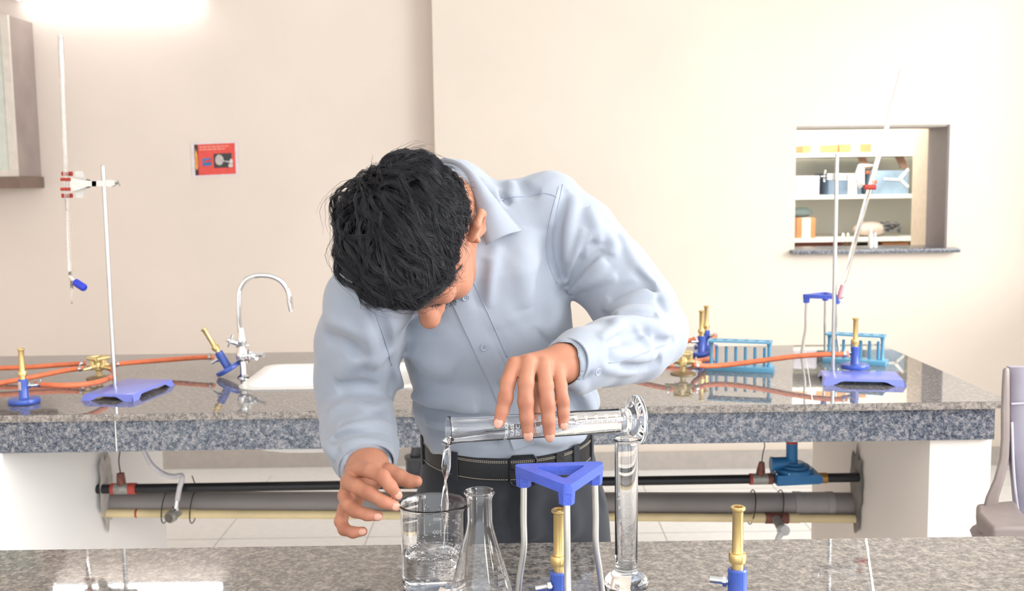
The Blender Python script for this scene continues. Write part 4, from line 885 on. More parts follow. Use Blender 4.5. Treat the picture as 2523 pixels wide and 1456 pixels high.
# ------------------------------------------------------------------ person: distance fields turned into skin and cloth
def V3(*a): return np.array(a, np.float32)
def NP(px, py, y): return np.array(P(px, py, y), np.float32)
class Field:
    def __init__(s, lo, hi, h):
        s.lo = np.array(lo, np.float32); s.h = h; n = np.ceil((np.array(hi)-np.array(lo))/h).astype(int)+1
        s.n = n; s.ax = [s.lo[i] + np.arange(n[i], dtype=np.float32)*h for i in range(3)]; s.V = np.full(n, .08, np.float32)
    def sl(s, lo, hi):
        a = np.clip(np.floor((np.array(lo)-s.lo)/s.h).astype(int), 0, s.n-1); b = np.clip(np.ceil((np.array(hi)-s.lo)/s.h).astype(int)+1, 1, s.n)
        S = tuple(slice(a[i], max(a[i]+1, b[i])) for i in range(3)); X, Y, Z = (s.ax[i][S[i]] for i in range(3))
        return S, X[:, None, None], Y[None, :, None], Z[None, None, :]
    def smin(s, S, d, k):
        a = s.V[S]
        if k <= 0: s.V[S] = np.minimum(a, d); return
        h = np.clip(.5 + .5*(a-d)/k, 0, 1); s.V[S] = a*(1-h) + d*h - k*h*(1-h)
    def smax(s, S, d, k):
        a = s.V[S]; h = np.clip(.5 - .5*(a-d)/k, 0, 1); s.V[S] = a*(1-h) + d*h + k*h*(1-h)
    def cone(s, a, b, ra, rb, k=.01, sub=False):
        a, b = np.asarray(a, np.float32), np.asarray(b, np.float32); m = max(ra, rb) + max(k, .004) + 3*s.h
        S, X, Y, Z = s.sl(np.minimum(a, b)-m, np.maximum(a, b)+m); d = b-a; L2 = float(d@d) + 1e-12
        x, y, z = X-a[0], Y-a[1], Z-a[2]; t = np.clip((x*d[0]+y*d[1]+z*d[2])/L2, 0, 1)
        q = np.sqrt((x-t*d[0])**2 + (y-t*d[1])**2 + (z-t*d[2])**2) - (ra + t*(rb-ra))
        s.smax(S, -q, k) if sub else s.smin(S, q, k)
    def chain(s, pts, k=.01, k2=None):
        for i in range(len(pts)-1): s.cone(pts[i][0], pts[i+1][0], pts[i][1], pts[i+1][1], k if i == 0 or k2 is None else k2)
    def ell(s, c, r, R=None, k=.01, sub=False):
        c = np.asarray(c, np.float32); m = max(r)+max(k, .004)+3*s.h; S, X, Y, Z = s.sl(c-m, c+m); x, y, z = X-c[0], Y-c[1], Z-c[2]
        if R is not None: x, y, z = (R[0][0]*x+R[0][1]*y+R[0][2]*z, R[1][0]*x+R[1][1]*y+R[1][2]*z, R[2][0]*x+R[2][1]*y+R[2][2]*z)
        k0 = np.sqrt((x/r[0])**2+(y/r[1])**2+(z/r[2])**2); k1 = np.sqrt((x/r[0]**2)**2+(y/r[1]**2)**2+(z/r[2]**2)**2)+1e-9
        q = k0*(k0-1)/k1; s.smax(S, -q, k) if sub else s.smin(S, q, k)
    def sect(s, A, B, k=.02):
        (ca, rxa, rya, Xa, Ya), (cb, rxb, ryb, Xb, Yb) = A, B; m = max(rxa, rxb)+k+.02
        S, X, Y, Z = s.sl(np.minimum(ca, cb)-m, np.maximum(ca, cb)+m); d = cb-ca; L = float(np.linalg.norm(d)); u = d/L
        x, y, z = X-ca[0], Y-ca[1], Z-ca[2]; al = x*u[0]+y*u[1]+z*u[2]; t = np.clip(al/L, 0, 1); ex = al - t*L
        x, y, z = x-t*d[0], y-t*d[1], z-t*d[2]; lx = Xa*.5+Xb*.5; ly = Ya*.5+Yb*.5
        la = x*lx[0]+y*lx[1]+z*lx[2]; de = x*ly[0]+y*ly[1]+z*ly[2]; rx = rxa+t*(rxb-rxa); ry = rya+t*(ryb-rya); rm = np.minimum(rx, ry)
        q = (((np.abs(la)/rx)**2.3+(np.abs(de)/ry)**2.3+(np.abs(ex)/rm)**2.3)**(1/2.3) - 1)*rm; s.smin(S, q, k)
    def fold(s, pts, amp, w, taper=True):
        pts = [np.asarray(p, np.float32) for p in pts]; m = 3*w; lo = np.min(pts, 0)-m; hi = np.max(pts, 0)+m; S, X, Y, Z = s.sl(lo, hi); best = None; tot = len(pts)-1
        for i in range(tot):
            a, b = pts[i], pts[i+1]; d = b-a; x, y, z = X-a[0], Y-a[1], Z-a[2]; t = np.clip((x*d[0]+y*d[1]+z*d[2])/(float(d@d)+1e-12), 0, 1)
            q = (x-t*d[0])**2+(y-t*d[1])**2+(z-t*d[2])**2; u = (i+t)/tot
            if best is None: best, uu = q, u+0*q
            else: mk = q < best; best = np.where(mk, q, best); uu = np.where(mk, u, uu)
        tp = np.clip(np.sin(np.pi*np.clip(uu, 0, 1)), 0, 1)**.6 if taper else 1.0
        dd = np.sqrt(best)/(w*.85); s.V[S] -= amp*3.6*tp*np.exp(-dd*np.sqrt(dd*dd+.15))
    def val(s, p):
        q = (np.asarray(p)-s.lo)/s.h; i = np.clip(np.floor(q).astype(int), 0, s.n-2); f = np.clip(q-i, 0, 1); v = 0
        for dx in (0, 1):
            for dy in (0, 1):
                for dz in (0, 1): v += s.V[i[0]+dx, i[1]+dy, i[2]+dz]*(f[0] if dx else 1-f[0])*(f[1] if dy else 1-f[1])*(f[2] if dz else 1-f[2])
        return v
    def inside(s, p): q = (np.asarray(p)-s.lo)/s.h; return bool(np.all(q >= 0) and np.all(q <= s.n-1))
    def grad(s, p):
        e = s.h*1.5; g = np.array([s.val(p+np.eye(3)[i]*e)-s.val(p-np.eye(3)[i]*e) for i in range(3)]); return g/(np.linalg.norm(g)+1e-9)
    def hit(s, px, py, y0=1.25, y1=2.0, off=0.0):
        """first point of the surface met from the front of the room, and its normal"""
        d = np.array(ray(px, py)); d = d/d[1]; c = np.array(CAMLOC); y = y0; last = y0
        while y < y1:
            p = c+d*y
            if s.inside(p) and s.val(p) < 0:
                a, b = last, y
                for _ in range(10):
                    mid = (a+b)/2
                    if s.val(c+d*mid) < 0: b = mid
                    else: a = mid
                p = c+d*b; g = s.grad(p); return p+g*off, g
            last = y; y += .003
        return None
    def mesh(s, smooth=2):
        V = s.V; B = V < 0; n = V.shape; cs = np.zeros((n[0]-1, n[1]-1, n[2]-1), np.uint8)
        for dx in (0, 1):
            for dy in (0, 1):
                for dz in (0, 1): cs += B[dx:n[0]-1+dx, dy:n[1]-1+dy, dz:n[2]-1+dz]
        I = np.argwhere((cs > 0) & (cs < 8)); cor = [(dx, dy, dz) for dx in (0, 1) for dy in (0, 1) for dz in (0, 1)]
        cv = {c: V[I[:, 0]+c[0], I[:, 1]+c[1], I[:, 2]+c[2]] for c in cor}; pos = np.zeros((len(I), 3)); cnt = np.zeros(len(I))
        for c in cor:
            for ax in range(3):
                if c[ax] == 0:
                    e = list(c); e[ax] = 1; a, b = cv[c], cv[tuple(e)]; mk = (a < 0) != (b < 0); t = np.where(mk, a/(a-b+1e-12), 0)
                    q = np.repeat(np.array(c, float)[None], len(I), 0); q[:, ax] += t; pos[mk] += q[mk]; cnt[mk] += 1
        vert = s.lo + (I + pos/cnt[:, None])*s.h; idx = np.full(cs.shape, -1, np.int64); idx[I[:, 0], I[:, 1], I[:, 2]] = np.arange(len(I)); F = []
        for ax in range(3):
            o1, o2 = [(1, 2), (2, 0), (0, 1)][ax]; sa = [slice(None)]*3; sb = [slice(None)]*3; sa[ax] = slice(0, -1); sb[ax] = slice(1, None)
            a, b = B[tuple(sa)], B[tuple(sb)]; E = np.argwhere(a != b); ok = (E[:, o1] > 0) & (E[:, o1] < n[o1]-1) & (E[:, o2] > 0) & (E[:, o2] < n[o2]-1); E = E[ok]
            def at(d1, d2):
                q = E.copy(); q[:, o1] -= d1; q[:, o2] -= d2; return idx[q[:, 0], q[:, 1], q[:, 2]]
            f = np.stack([at(1, 1), at(0, 1), at(0, 0), at(1, 0)], 1); flip = ~a[E[:, 0], E[:, 1], E[:, 2]]; f[flip] = f[flip][:, ::-1]; F.append(f)
        F = np.concatenate(F); F = F[(F >= 0).all(1)]
        for _ in range(smooth):
            acc = np.zeros_like(vert); c = np.zeros(len(vert))
            for i in range(4):
                a, b = F[:, i], F[:, (i+1) % 4]
                for k in range(3): acc[:, k] += np.bincount(a, vert[b, k], len(vert)) + np.bincount(b, vert[a, k], len(vert))
                c += np.bincount(a, minlength=len(vert)) + np.bincount(b, minlength=len(vert))
            vert = vert*.5 + .5*acc/np.maximum(c, 1)[:, None]
        return vert, F
def np_mesh(name, parts):
    vs_, fs, k = [], [], 0
    for v, f in parts: vs_.append(v); fs.append(f+k); k += len(v)
    v = np.concatenate(vs_).astype(np.float32); f = np.concatenate(fs).astype(np.int32); me = bpy.data.meshes.new(name)
    me.vertices.add(len(v)); me.vertices.foreach_set('co', v.ravel()); me.loops.add(f.size); me.loops.foreach_set('vertex_index', f.ravel())
    me.polygons.add(len(f)); me.polygons.foreach_set('loop_start', np.arange(0, f.size, 4, dtype=np.int32)); me.update(calc_edges=True); me.validate(); return me
def nrm(v): v = np.asarray(v, float); return v/np.linalg.norm(v)

hipc = P(1250, 1110, 1.80)
person = thing('person', 'person in light blue shirt bending over the beaker, pouring water from a cylinder', 'person', (hipc.x, 1.80, 0))
M_skin = mat('tan_skin', '#b67e65', rough=.5, spec=.35, var=.07, vscale=45, sub=.25, bump=.12, bscale=500)
M_shirt = mat('light_blue_cotton', '#9ba2ae', rough=.75, spec=.2, var=.015, vscale=3, bump=.10, bscale=900, sheen=.25)
_nt = M_shirt.node_tree; _b = _nt.nodes['Principled BSDF']; _bp = next(n for n in _nt.nodes if n.type == 'BUMP'); _tc = next(n for n in _nt.nodes if n.type == 'TEX_COORD')
_wr = _nt.nodes.new('ShaderNodeTexNoise'); _wr.noise_type = 'RIDGED_MULTIFRACTAL'; _wr.inputs['Scale'].default_value = 7.0; _wr.inputs['Detail'].default_value = 1.5; _wr.inputs['Distortion'].default_value = 1.4
_nt.links.new(_tc.outputs['Object'], _wr.inputs['Vector']); _b2 = _nt.nodes.new('ShaderNodeBump'); _b2.inputs['Strength'].default_value = 0.22; _b2.inputs['Distance'].default_value = 0.012
_nt.links.new(_wr.outputs[0], _b2.inputs['Height']); _nt.links.new(_bp.outputs[0], _b2.inputs['Normal']); _nt.links.new(_b2.outputs[0], _b.inputs['Normal'])
M_seam = mat('shirt_seam', '#9aa4b6', rough=.8, var=.02)
M_trous = mat('charcoal_wool', '#282a30', rough=.8, spec=.25, var=.1, vscale=8, bump=.15, bscale=900, sheen=.15)
M_hair = mat('black_hair', '#26262b', rough=.42, spec=.55, var=.25, vscale=120)
M_leath = mat('black_leather', '#131417', rough=.35, spec=.5, var=.1, bump=.2, bscale=250)
M_thread = mat('cream_thread', '#cfc3b0', rough=.8)
M_nail = mat('fingernail', '#d3a08c', rough=.3, var=.03)

# ---- shirt
SF = Field((-.36, 1.40, .90), (.34, 1.97, 1.52), .0030)
def sec(px, py, y, rx, ry, tau, yaw):
    X = nrm((math.cos(math.radians(tau)), math.sin(math.radians(yaw)), math.sin(math.radians(tau)))); Yd = np.array((0., 1., 0.)); Yd = nrm(Yd - X*(Yd@X)); return (NP(px, py, y), rx, ry, X.astype(np.float32), Yd.astype(np.float32))
SS = [sec(1250, 1165, 1.80, .134, .098, 0, 0), sec(1250, 1070, 1.80, .134, .099, 0, 0), sec(1240, 985, 1.80, .139, .106, 2, 2), sec(1203, 850, 1.785, .134, .108, 9, 6), sec(1172, 735, 1.755, .139, .106, 17, 14), sec(1160, 625, 1.725, .146, .094, 24, 20)]
for i in range(len(SS)-1): SF.sect(SS[i], SS[i+1], .025)
ML = [(NP(1350, 520, 1.745), .064), (NP(1420, 590, 1.75), .066), (NP(1504, 676, 1.74), .060), (NP(1565, 758, 1.715), .061), (NP(1605, 820, 1.67), .058)]
FL = [(NP(1605, 820, 1.67), .058), (NP(1562, 850, 1.62), .053), (NP(1500, 868, 1.565), .046), (NP(1440, 884, 1.508), .040), (NP(1400, 894, 1.473), .0365)]
MR = [(NP(905, 745, 1.60), .062), (NP(882, 850, 1.66), .062), (NP(876, 940, 1.69), .060), (NP(874, 1010, 1.70), .056)]
FR = [(NP(874, 1010, 1.70), .056), (NP(884, 1062, 1.625), .053), (NP(896, 1110, 1.55), .046), (NP(901, 1148, 1.495), .038)]
NB = NP(1140, 548, 1.725)
SF.cone(NB, ML[0][0], .058, .060, .03); SF.cone(NB, MR[0][0], .055, .060, .03); SF.cone(NB, NP(1125, 470, 1.715), .062, .052, .03)
SF.chain(ML, .014, .03); SF.chain(FL, .008, .03); SF.chain(MR, .022, .03); SF.chain(FR, .012, .03)
# blousing above the belt
for px, py, y, r in ((1070, 1005, 1.765, (.03, .03, .022)), (1425, 985, 1.775, (.035, .03, .03)), (1180, 1025, 1.74, (.06, .032, .02)), (1330, 1025, 1.735, (.06, .032, .022))): SF.ell(NP(px, py, y), r, k=.03)
def SP(pts, off=0.0):
    out = []
    for q in pts:
        h = SF.hit(*q, off=off)
        if h is not None: out.append(h[0])
    return out
FOLDS = [
 # left upper sleeve (picture right)
 ([(1395, 465), (1375, 560), (1372, 640), (1385, 690)], -.006, .007), ([(1420, 480), (1400, 570), (1392, 650)], .005, .009), ([(1450, 510), (1470, 560), (1475, 600)], .006, .010), ([(1430, 640), (1450, 590), (1475, 560)], .005, .008),
 ([(1395, 690), (1420, 650), (1440, 610), (1470, 580)], -.004, .008), ([(1480, 560), (1510, 600), (1505, 630)], .006, .009), ([(1530, 575), (1560, 640), (1600, 690), (1640, 740)], .004, .010), ([(1430, 705), (1470, 660), (1490, 640)], .005, .012),
 ([(1500, 740), (1530, 715), (1570, 705), (1610, 700)], -.006, .008), ([(1490, 770), (1540, 745), (1600, 730), (1650, 735)], .007, .009), ([(1480, 780), (1520, 772), (1560, 768), (1620, 775)], -.007, .007), ([(1500, 795), (1560, 790), (1620, 810), (1655, 830)], .005, .010),
 ([(1545, 735), (1575, 720), (1600, 718)], .006, .006), ([(1480, 838), (1510, 815), (1530, 790)], .006, .008), ([(1490, 850), (1540, 830), (1600, 820)], -.004, .009), ([(1500, 870), (1560, 880), (1620, 880)], .005, .012), ([(1520, 900), (1580, 905), (1630, 885)], -.004, .009), ([(1560, 800), (1590, 840), (1600, 880)], .004, .009),
 ([(1393, 705), (1415, 640), (1440, 560)], .005, .007), ([(1396, 712), (1435, 660), (1485, 615)], -.004, .006), ([(1400, 718), (1450, 695), (1520, 680)], .005, .008), ([(1560, 660), (1600, 705), (1640, 770)], -.003, .007), ([(1610, 840), (1640, 845), (1662, 835)], -.004, .007), ([(1480, 905), (1540, 915), (1600, 905)], .004, .008),
 # chest
 ([(1372, 560), (1340, 700), (1335, 800)], -.003, .02), ([(1395, 720), (1360, 800), (1340, 830)], .004, .018), ([(1300, 560), (1290, 660), (1300, 760)], .003, .03), ([(1200, 640), (1185, 700), (1180, 760)], -.003, .014), ([(1225, 600), (1205, 680), (1200, 760)], .003, .012),
 ([(1250, 440), (1262, 470), (1255, 495)], .005, .010), ([(1280, 445), (1300, 470), (1330, 478)], -.004, .009), ([(1225, 470), (1240, 490), (1260, 500)], -.003, .008), ([(1180, 450), (1220, 480), (1230, 520)], .004, .012),
 # belly and waist
 ([(990, 960), (1050, 985), (1110, 985), (1180, 975)], .005, .016), ([(1000, 985), (1060, 1015), (1130, 1030), (1220, 1035)], -.006, .010), ([(1045, 1040), (1120, 1052), (1200, 1060), (1260, 1075)], .006, .010), ([(1050, 1058), (1130, 1075), (1230, 1090)], -.004, .007),
 ([(1110, 990), (1150, 1005), (1175, 1000)], .005, .012), ([(1300, 960), (1360, 930), (1400, 900)], .004, .018), ([(1390, 960), (1420, 1000), (1440, 1030)], -.006, .013), ([(1420, 940), (1445, 990), (1455, 1020)], .007, .013), ([(1300, 1075), (1370, 1085), (1440, 1070)], .005, .010), ([(1330, 1040), (1380, 1055), (1440, 1045)], -.005, .010),
 ([(960, 900), (985, 940), (1020, 990)], .004, .012), ([(1000, 860), (1060, 900), (1120, 920)], .003, .025),
 # right sleeve (picture left)
 ([(915, 740), (940, 800), (960, 870)], -.006, .009), ([(890, 750), (905, 830), (925, 900)], .005, .013), ([(800, 790), (850, 800), (905, 830)], .005, .012), ([(800, 830), (850, 845), (900, 880)], -.005, .012), ([(840, 940), (860, 900), (900, 880), (940, 900)], .005, .014), ([(830, 960), (870, 950), (930, 960)], -.004, .011),
 ([(815, 1010), (860, 1000), (920, 1010), (965, 990)], .005, .010), ([(830, 1045), (880, 1030), (935, 1025), (965, 1035)], -.007, .008), ([(825, 1070), (880, 1052), (930, 1045), (968, 1055)], .007, .009), ([(815, 1090), (850, 1072), (900, 1075), (960, 1080)], -.006, .008), ([(840, 1105), (890, 1090), (965, 1095)], .006, .009), ([(850, 1130), (900, 1110), (960, 1115)], -.003, .009),
 ([(795, 1070), (808, 1100), (830, 1125)], .006, .010), ([(960, 880), (968, 930), (962, 980)], -.004, .010)]
_pf = [(SP([(v.x, v.y) for v in spl([Vector((x, y, 0)) for x, y in f], 4)]), a, w) for f, a, w in FOLDS]
for f, a, w in _pf:
    if len(f) > 1: SF.fold(f, a*(1.5 if a < 0 else 1.1), w)
# hollow of the cuffs
def cavity(chain, r):
    a, b = chain[-2][0], chain[-1][0]; d = nrm(b-a); SF.cone(b - d*.03, b + d*.05, r*.9, r, .004, sub=True)
cavity(FL, .031); cavity(FR, .032)
for _f, _a in ((38., .0011), (85., .0006)):
    xs, ys, zs = (SF.ax[0]*_f)[:, None, None], (SF.ax[1]*_f)[None, :, None], (SF.ax[2]*_f)[None, None, :]
    SF.V += (_a*np.sin(xs + 1.3*np.sin(zs*.7 + ys*.3))*np.sin(zs*1.1 + 1.7*np.sin(xs*.6) + ys*.8)).astype(np.float32)
sv, sf = SF.mesh(1)
shirt = link('shirt', np_mesh('shirt', [(sv, sf)]), M_shirt, person, 180, True); shirt['label'] = 'light blue long-sleeved cotton shirt'

def strip_on(F, pts, hw, off, name, material, parent, n=6, cross=6, th=.0012, drop=True):
    """cloth band lying on the shirt along a line"""
    pts = [Vector((x, y, 0)) for x, y in pts]; pp = spl(pts, n); rows = []
    for i, c in enumerate(pp):
        d = (pp[min(len(pp)-1, i+1)]-pp[max(0, i-1)]).normalized(); q = Vector((-d.y, d.x, 0)); row = []
        w_ = hw(i/(len(pp)-1)) if callable(hw) else hw
        for k in range(cross+1):
            u = 2*k/cross-1; h = F.hit(c.x+q.x*w_*u, c.y+q.y*w_*u)
            if h is None: row = None; break
            row.append((h[0]+h[1]*off, h[0]-h[1]*.002))
        if row: rows.append(row)
    vv = []; ff = []; m_ = cross+1
    for r in rows: vv += [p for p, _ in r] + [b for _, b in r]
    for i in range(len(rows)-1):
        A, B = i*2*m_, (i+1)*2*m_
        for k in range(cross): ff.append((A+k, A+k+1, B+k+1, B+k))
        ff += [(A, B, B+m_, A+m_), (A+cross, A+m_+cross, B+m_+cross, B+cross)]
    ff += [tuple(list(range(m_)) + list(range(2*m_-1, m_-1, -1)))]
    B = (len(rows)-1)*2*m_; ff += [tuple([B+k for k in range(m_)][::-1] + [B+m_+k for k in range(m_)])]
    return MB().add([tuple(v) for v in vv], ff).build(name, material, parent, 60, True)
strip_on(SF, [(1118, 690), (1140, 740), (1172, 810), (1205, 880), (1238, 950), (1262, 1020), (1290, 1100)], 26, .0022, 'placket', M_shirt, shirt, cross=6)
def seam_on(pts, r=.0009, off=.0004, name='seam'):
    q = SP([(v.x, v.y) for v in spl([Vector((x, y, 0)) for x, y in pts], 6)], off)
    if len(q) > 2: MB().tube([tuple(v) for v in q], r, 5).build(name, M_seam, shirt, 180, True)
seam_on([(1163, 690), (1190, 745), (1222, 815), (1250, 880)]); seam_on([(1128, 765), (1150, 810), (1185, 885), (1215, 955), (1240, 1025), (1262, 1090)], .0012)
seam_on([(1387, 455), (1372, 520), (1362, 590), (1370, 650), (1388, 700)], .0012); seam_on([(1377, 460), (1358, 530), (1346, 600), (1352, 650), (1372, 700)], .0007)
seam_on([(1222, 497), (1262, 485), (1300, 484), (1340, 476), (1372, 484)], .0010); seam_on([(915, 745), (935, 800), (955, 860), (965, 900)], .0010); seam_on([(1500, 895), (1560, 880), (1640, 850)], .0007)
M_button = mat('grey_button', '#9aa3b3', rough=.25, var=.05); M_hole = mat('button_hole', '#4a4f5a', rough=.6)
def button(px, py, r=.0058, F=SF, off=.0026, parent=shirt):
    h = F.hit(px, py)
    if h is None: return
    c, n = h[0]+h[1]*off, Vector(h[1]); m_ = MB().lathe([(r*.8, 0), (r, .0006), (r, .0018), (r*.86, .0022), (r*.7, .0014), (.0001, .0014)], 24, c, n)
    b = m_.build('button', M_button, parent, 40, True); x, y, _ = frame_of(n); q = MB()
    for sx, sy in ((1, 1), (1, -1), (-1, 1), (-1, -1)): q.lathe([(.0007, .0013), (.0007, .0017)], 8, Vector(c)+x*sx*.0013+y*sy*.0013, n)
    q.build('button_hole', M_hole, b, None, True)
for px, py in ((1146, 731), (1192, 855), (1236, 940)): button(px, py)
# cuffs
def cuff(c0, c1, r0, r1, label, edge_tip=0.0):
    c0, c1 = Vector(c0), Vector(c1); d = (c1-c0); L = d.length; prof = [(r0, 0), (r0+.0006, .002), (r1+.0008, L-.002), (r1, L), (r1-.0018, L), (r1-.002, L-.002), (r0-.003, .001)]
    def fn(r, z, a, i):
        k = 1 + .05*math.sin(2*a+.6) + .025*math.sin(3*a); return r*k, z + (.006*math.sin(a+edge_tip) if i in (2, 3, 4, 5) else 0)
    return MB().lathe(prof, 48, c0, d, closed=True, fn=fn).build('cuff', M_shirt, shirt, 50, True)
cfL = cuff(NP(1468, 872, 1.540), NP(1394, 895, 1.468), .0432, .0385, '', 2.0); cfR = cuff(NP(893, 1100, 1.560), NP(903, 1150, 1.490), .0470, .0395, '', 0)
button(1463, 912, off=.0075, parent=cfL)
# collar: leaf on the picture's right, stand round the neck
inn = [(1088, 402, 1.725), (1128, 424, 1.70), (1157, 462, 1.675), (1176, 515, 1.655), (1188, 565, 1.642), (1198, 604, 1.635)]
out = [(1090, 397), (1140, 412), (1190, 458), (1232, 510), (1262, 548), (1283, 574)]
iv, ov = spl([P(*q) for q in inn], 5), []
for q in spl([Vector((x, y, 0)) for x, y in out], 5):
    h = SF.hit(q.x, q.y); ov.append(Vector(h[0]+h[1]*.006) if h is not None else None)
for i, v in enumerate(ov):
    if v is None:
        q = spl([Vector((x, y, 0)) for x, y in out], 5)[i]; ov[i] = P(q.x, q.y, 1.725)
vv = []; ff = []; C_ = 6
for i in range(len(iv)):
    for k in range(C_+1):
        u = k/C_; p = iv[i].lerp(ov[i], u); p = p + Vector((0, -.010, .004))*math.sin(math.pi*u); vv.append(p)
    if i:
        for k in range(C_): a = (i-1)*(C_+1)+k; ff.append((a, a+1, a+C_+2, a+C_+1))
col = MB().add(vv, ff).build('collar', M_shirt, shirt, 180, True); sm = col.modifiers.new('solid', 'SOLIDIFY'); sm.thickness = .0022; sm.offset = 1
q = [vv[i*(C_+1)+C_].lerp(vv[i*(C_+1)], .07) + Vector((0, -.0028, .001)) for i in range(2, len(iv))]; MB().tube(q, .0006, 5).build('collar_stitching', M_seam, shirt, 180, True)

# ---- head and neck (axes: his left, face forward, crown)
HS = 1.06; HC = np.array(P(1026, 594, 1.545)); HL = np.array((.974, -.224, .023)); HF = np.array((.02, -.014, -1.)); HU = np.array((-.224, -.975, .009)); HM = np.stack([HL, HF, HU], 1)
def hw(l, f, u): return HC + HM @ (np.array((l, f, u))*HS)
HD = Field(HC-.19, HC+np.array((.17, .30, .17)), .0024); RT = HM.T
def hell(c, r, k=.012, sub=False): HD.ell(hw(*c), tuple(x*HS for x in r), RT, k, sub)
def hcone(a, b, ra, rb, k=.012, sub=False): HD.cone(hw(*a), hw(*b), ra*HS, rb*HS, k, sub)
hell((0, -.012, .02), (.073, .093, .084)); hell((0, .03, -.035), (.062, .058, .085), .03); hell((0, .052, -.07), (.048, .04, .055), .03)
hcone((-.03, .058, -.108), (.03, .058, -.108), .020, .020, .03); hell((0, .072, -.112), (.022, .02, .017), .015)
hcone((-.055, -.005, -.075), (-.022, .062, -.11), .014, .016, .025); hcone((.055, -.005, -.075), (.022, .062, -.11), .014, .016, .025)
hcone((-.040, .074, .004), (.040, .074, .004), .012, .012, .02)
for s_ in (-1, 1):
    hell((s_*.046, .060, -.040), (.020, .022, .022), .02); hell((s_*.031, .096, -.018), (.017, .014, .012), .012, True); hell((s_*.031, .074, -.018), (.014, .013, .012), .006)
    hell((s_*.0125, .098, -.052), (.009, .011, .0085), .007)
hcone((0, .082, -.004), (0, .112, -.044), .009, .012, .012); hell((0, .116, -.047), (.0135, .0115, .012), .010)
hcone((-.020, .086, -.078), (.020, .086, -.078), .0055, .0055, .008); hcone((-.017, .086, -.087), (.017, .086, -.087), .006, .006, .008); hcone((-.024, .096, -.0825), (.024, .096, -.0825), .0016, .0016, .003, True)
hcone((0, -.035, -.07), (0, -.055, -.19), .052, .056, .03)
for s_ in (-1, 1):   # ears
    for (a, b, r) in (((.074, -.004, -.040), (.080, -.012, -.052), .007), ((.076, -.002, -.010), (.088, -.020, .004), .006), ((.088, -.020, .004), (.092, -.036, -.006), .0055), ((.092, -.036, -.006), (.088, -.034, -.028), .0055), ((.088, -.034, -.028), (.080, -.016, -.050), .0058)):
        hcone((s_*a[0], a[1], a[2]), (s_*b[0], b[1], b[2]), r, r, .004)
    hell((s_*.080, -.018, -.022), (.006, .017, .026), .004); hell((s_*.087, -.014, -.020), (.006, .009, .014), .004, True); hcone((s_*.074, .001, -.024), (s_*.082, .002, -.022), .005, .0045, .004)
parts = [HD.mesh(1)]

# ---- hands
def hand(lo, hi, palm, fingers, thumb, arm, h=.0015):
    F_ = Field(lo, hi, h)
    for a, b, ra, rb in palm: F_.cone(a, b, ra, rb, .010)
    for a, b, ra, rb in arm: F_.cone(a, b, ra, rb, .018)
    base = F_.V.copy(); res = base
    for ch in fingers + [thumb]:
        F_.V = np.full_like(base, .08); F_.chain(ch, .004); f = F_.V; k = .006
        hh = np.clip(.5+.5*(res-f)/k, 0, 1); w_ = np.clip(1 - base/.012, 0, 1)   # blends only near the palm
        res = np.where(w_ > 0, np.minimum(res, f)*(1-w_) + w_*(res*(1-hh)+f*hh-k*hh*(1-hh)), np.minimum(res, f))
    F_.V = res; return F_
def fin(pts, rs): return [(NP(*p), r) for p, r in zip(pts, rs)]
# left hand (picture right), back towards us, fingers hanging over the cylinder
lf = [fin([(1268, 898, 1.430), (1252, 940, 1.417), (1245, 982, 1.409), (1237, 1014, 1.405), (1230, 1040, 1.404)], (.0108, .0102, .0102, .0088, .0078)),
      fin([(1302, 894, 1.428), (1296, 945, 1.412), (1295, 990, 1.406), (1298, 1030, 1.406), (1301, 1068, 1.411)], (.0114, .0106, .0107, .0096, .0084)),
      fin([(1340, 900, 1.432), (1345, 950, 1.418), (1349, 996, 1.412), (1352, 1035, 1.411), (1354, 1071, 1.417)], (.0112, .0104, .0105, .0093, .0082)),
      fin([(1374, 912, 1.440), (1381, 950, 1.427), (1386, 988, 1.420), (1388, 1016, 1.419), (1388, 1045, 1.421)], (.0100, .0091, .0092, .0082, .0072))]
wl = NP(1392, 893, 1.466)
pal = [(wl+V3(-.006, 0, .008), NP(1270, 900, 1.437), .0150, .0115), (wl, NP(1304, 898, 1.436), .0165, .0125), (wl+V3(.004, 0, -.005), NP(1342, 904, 1.440), .0165, .0122), (wl+V3(.006, 0, -.013), NP(1374, 916, 1.447), .0145, .0115),
       (NP(1285, 915, 1.450), NP(1350, 925, 1.458), .011, .012)]
thl = fin([(1360, 920, 1.470), (1335, 945, 1.483), (1322, 985, 1.487), (1312, 1035, 1.477)], (.0140, .0115, .0105, .0085))
def hb(x0, y0, x1, y1, a, b): return (np.array((min(P(x0, y0, a).x, P(x0, y0, b).x), a, P(x0, y1, b).z)), np.array((max(P(x1, y0, a).x, P(x1, y0, b).x), b, P(x1, y0, a).z)))
LH = hand(*hb(1190, 820, 1480, 1120, 1.37, 1.58), pal, lf, thl, [(wl, np.array(FL[2][0]), .0245, .030)])
parts.append(LH.mesh(1))
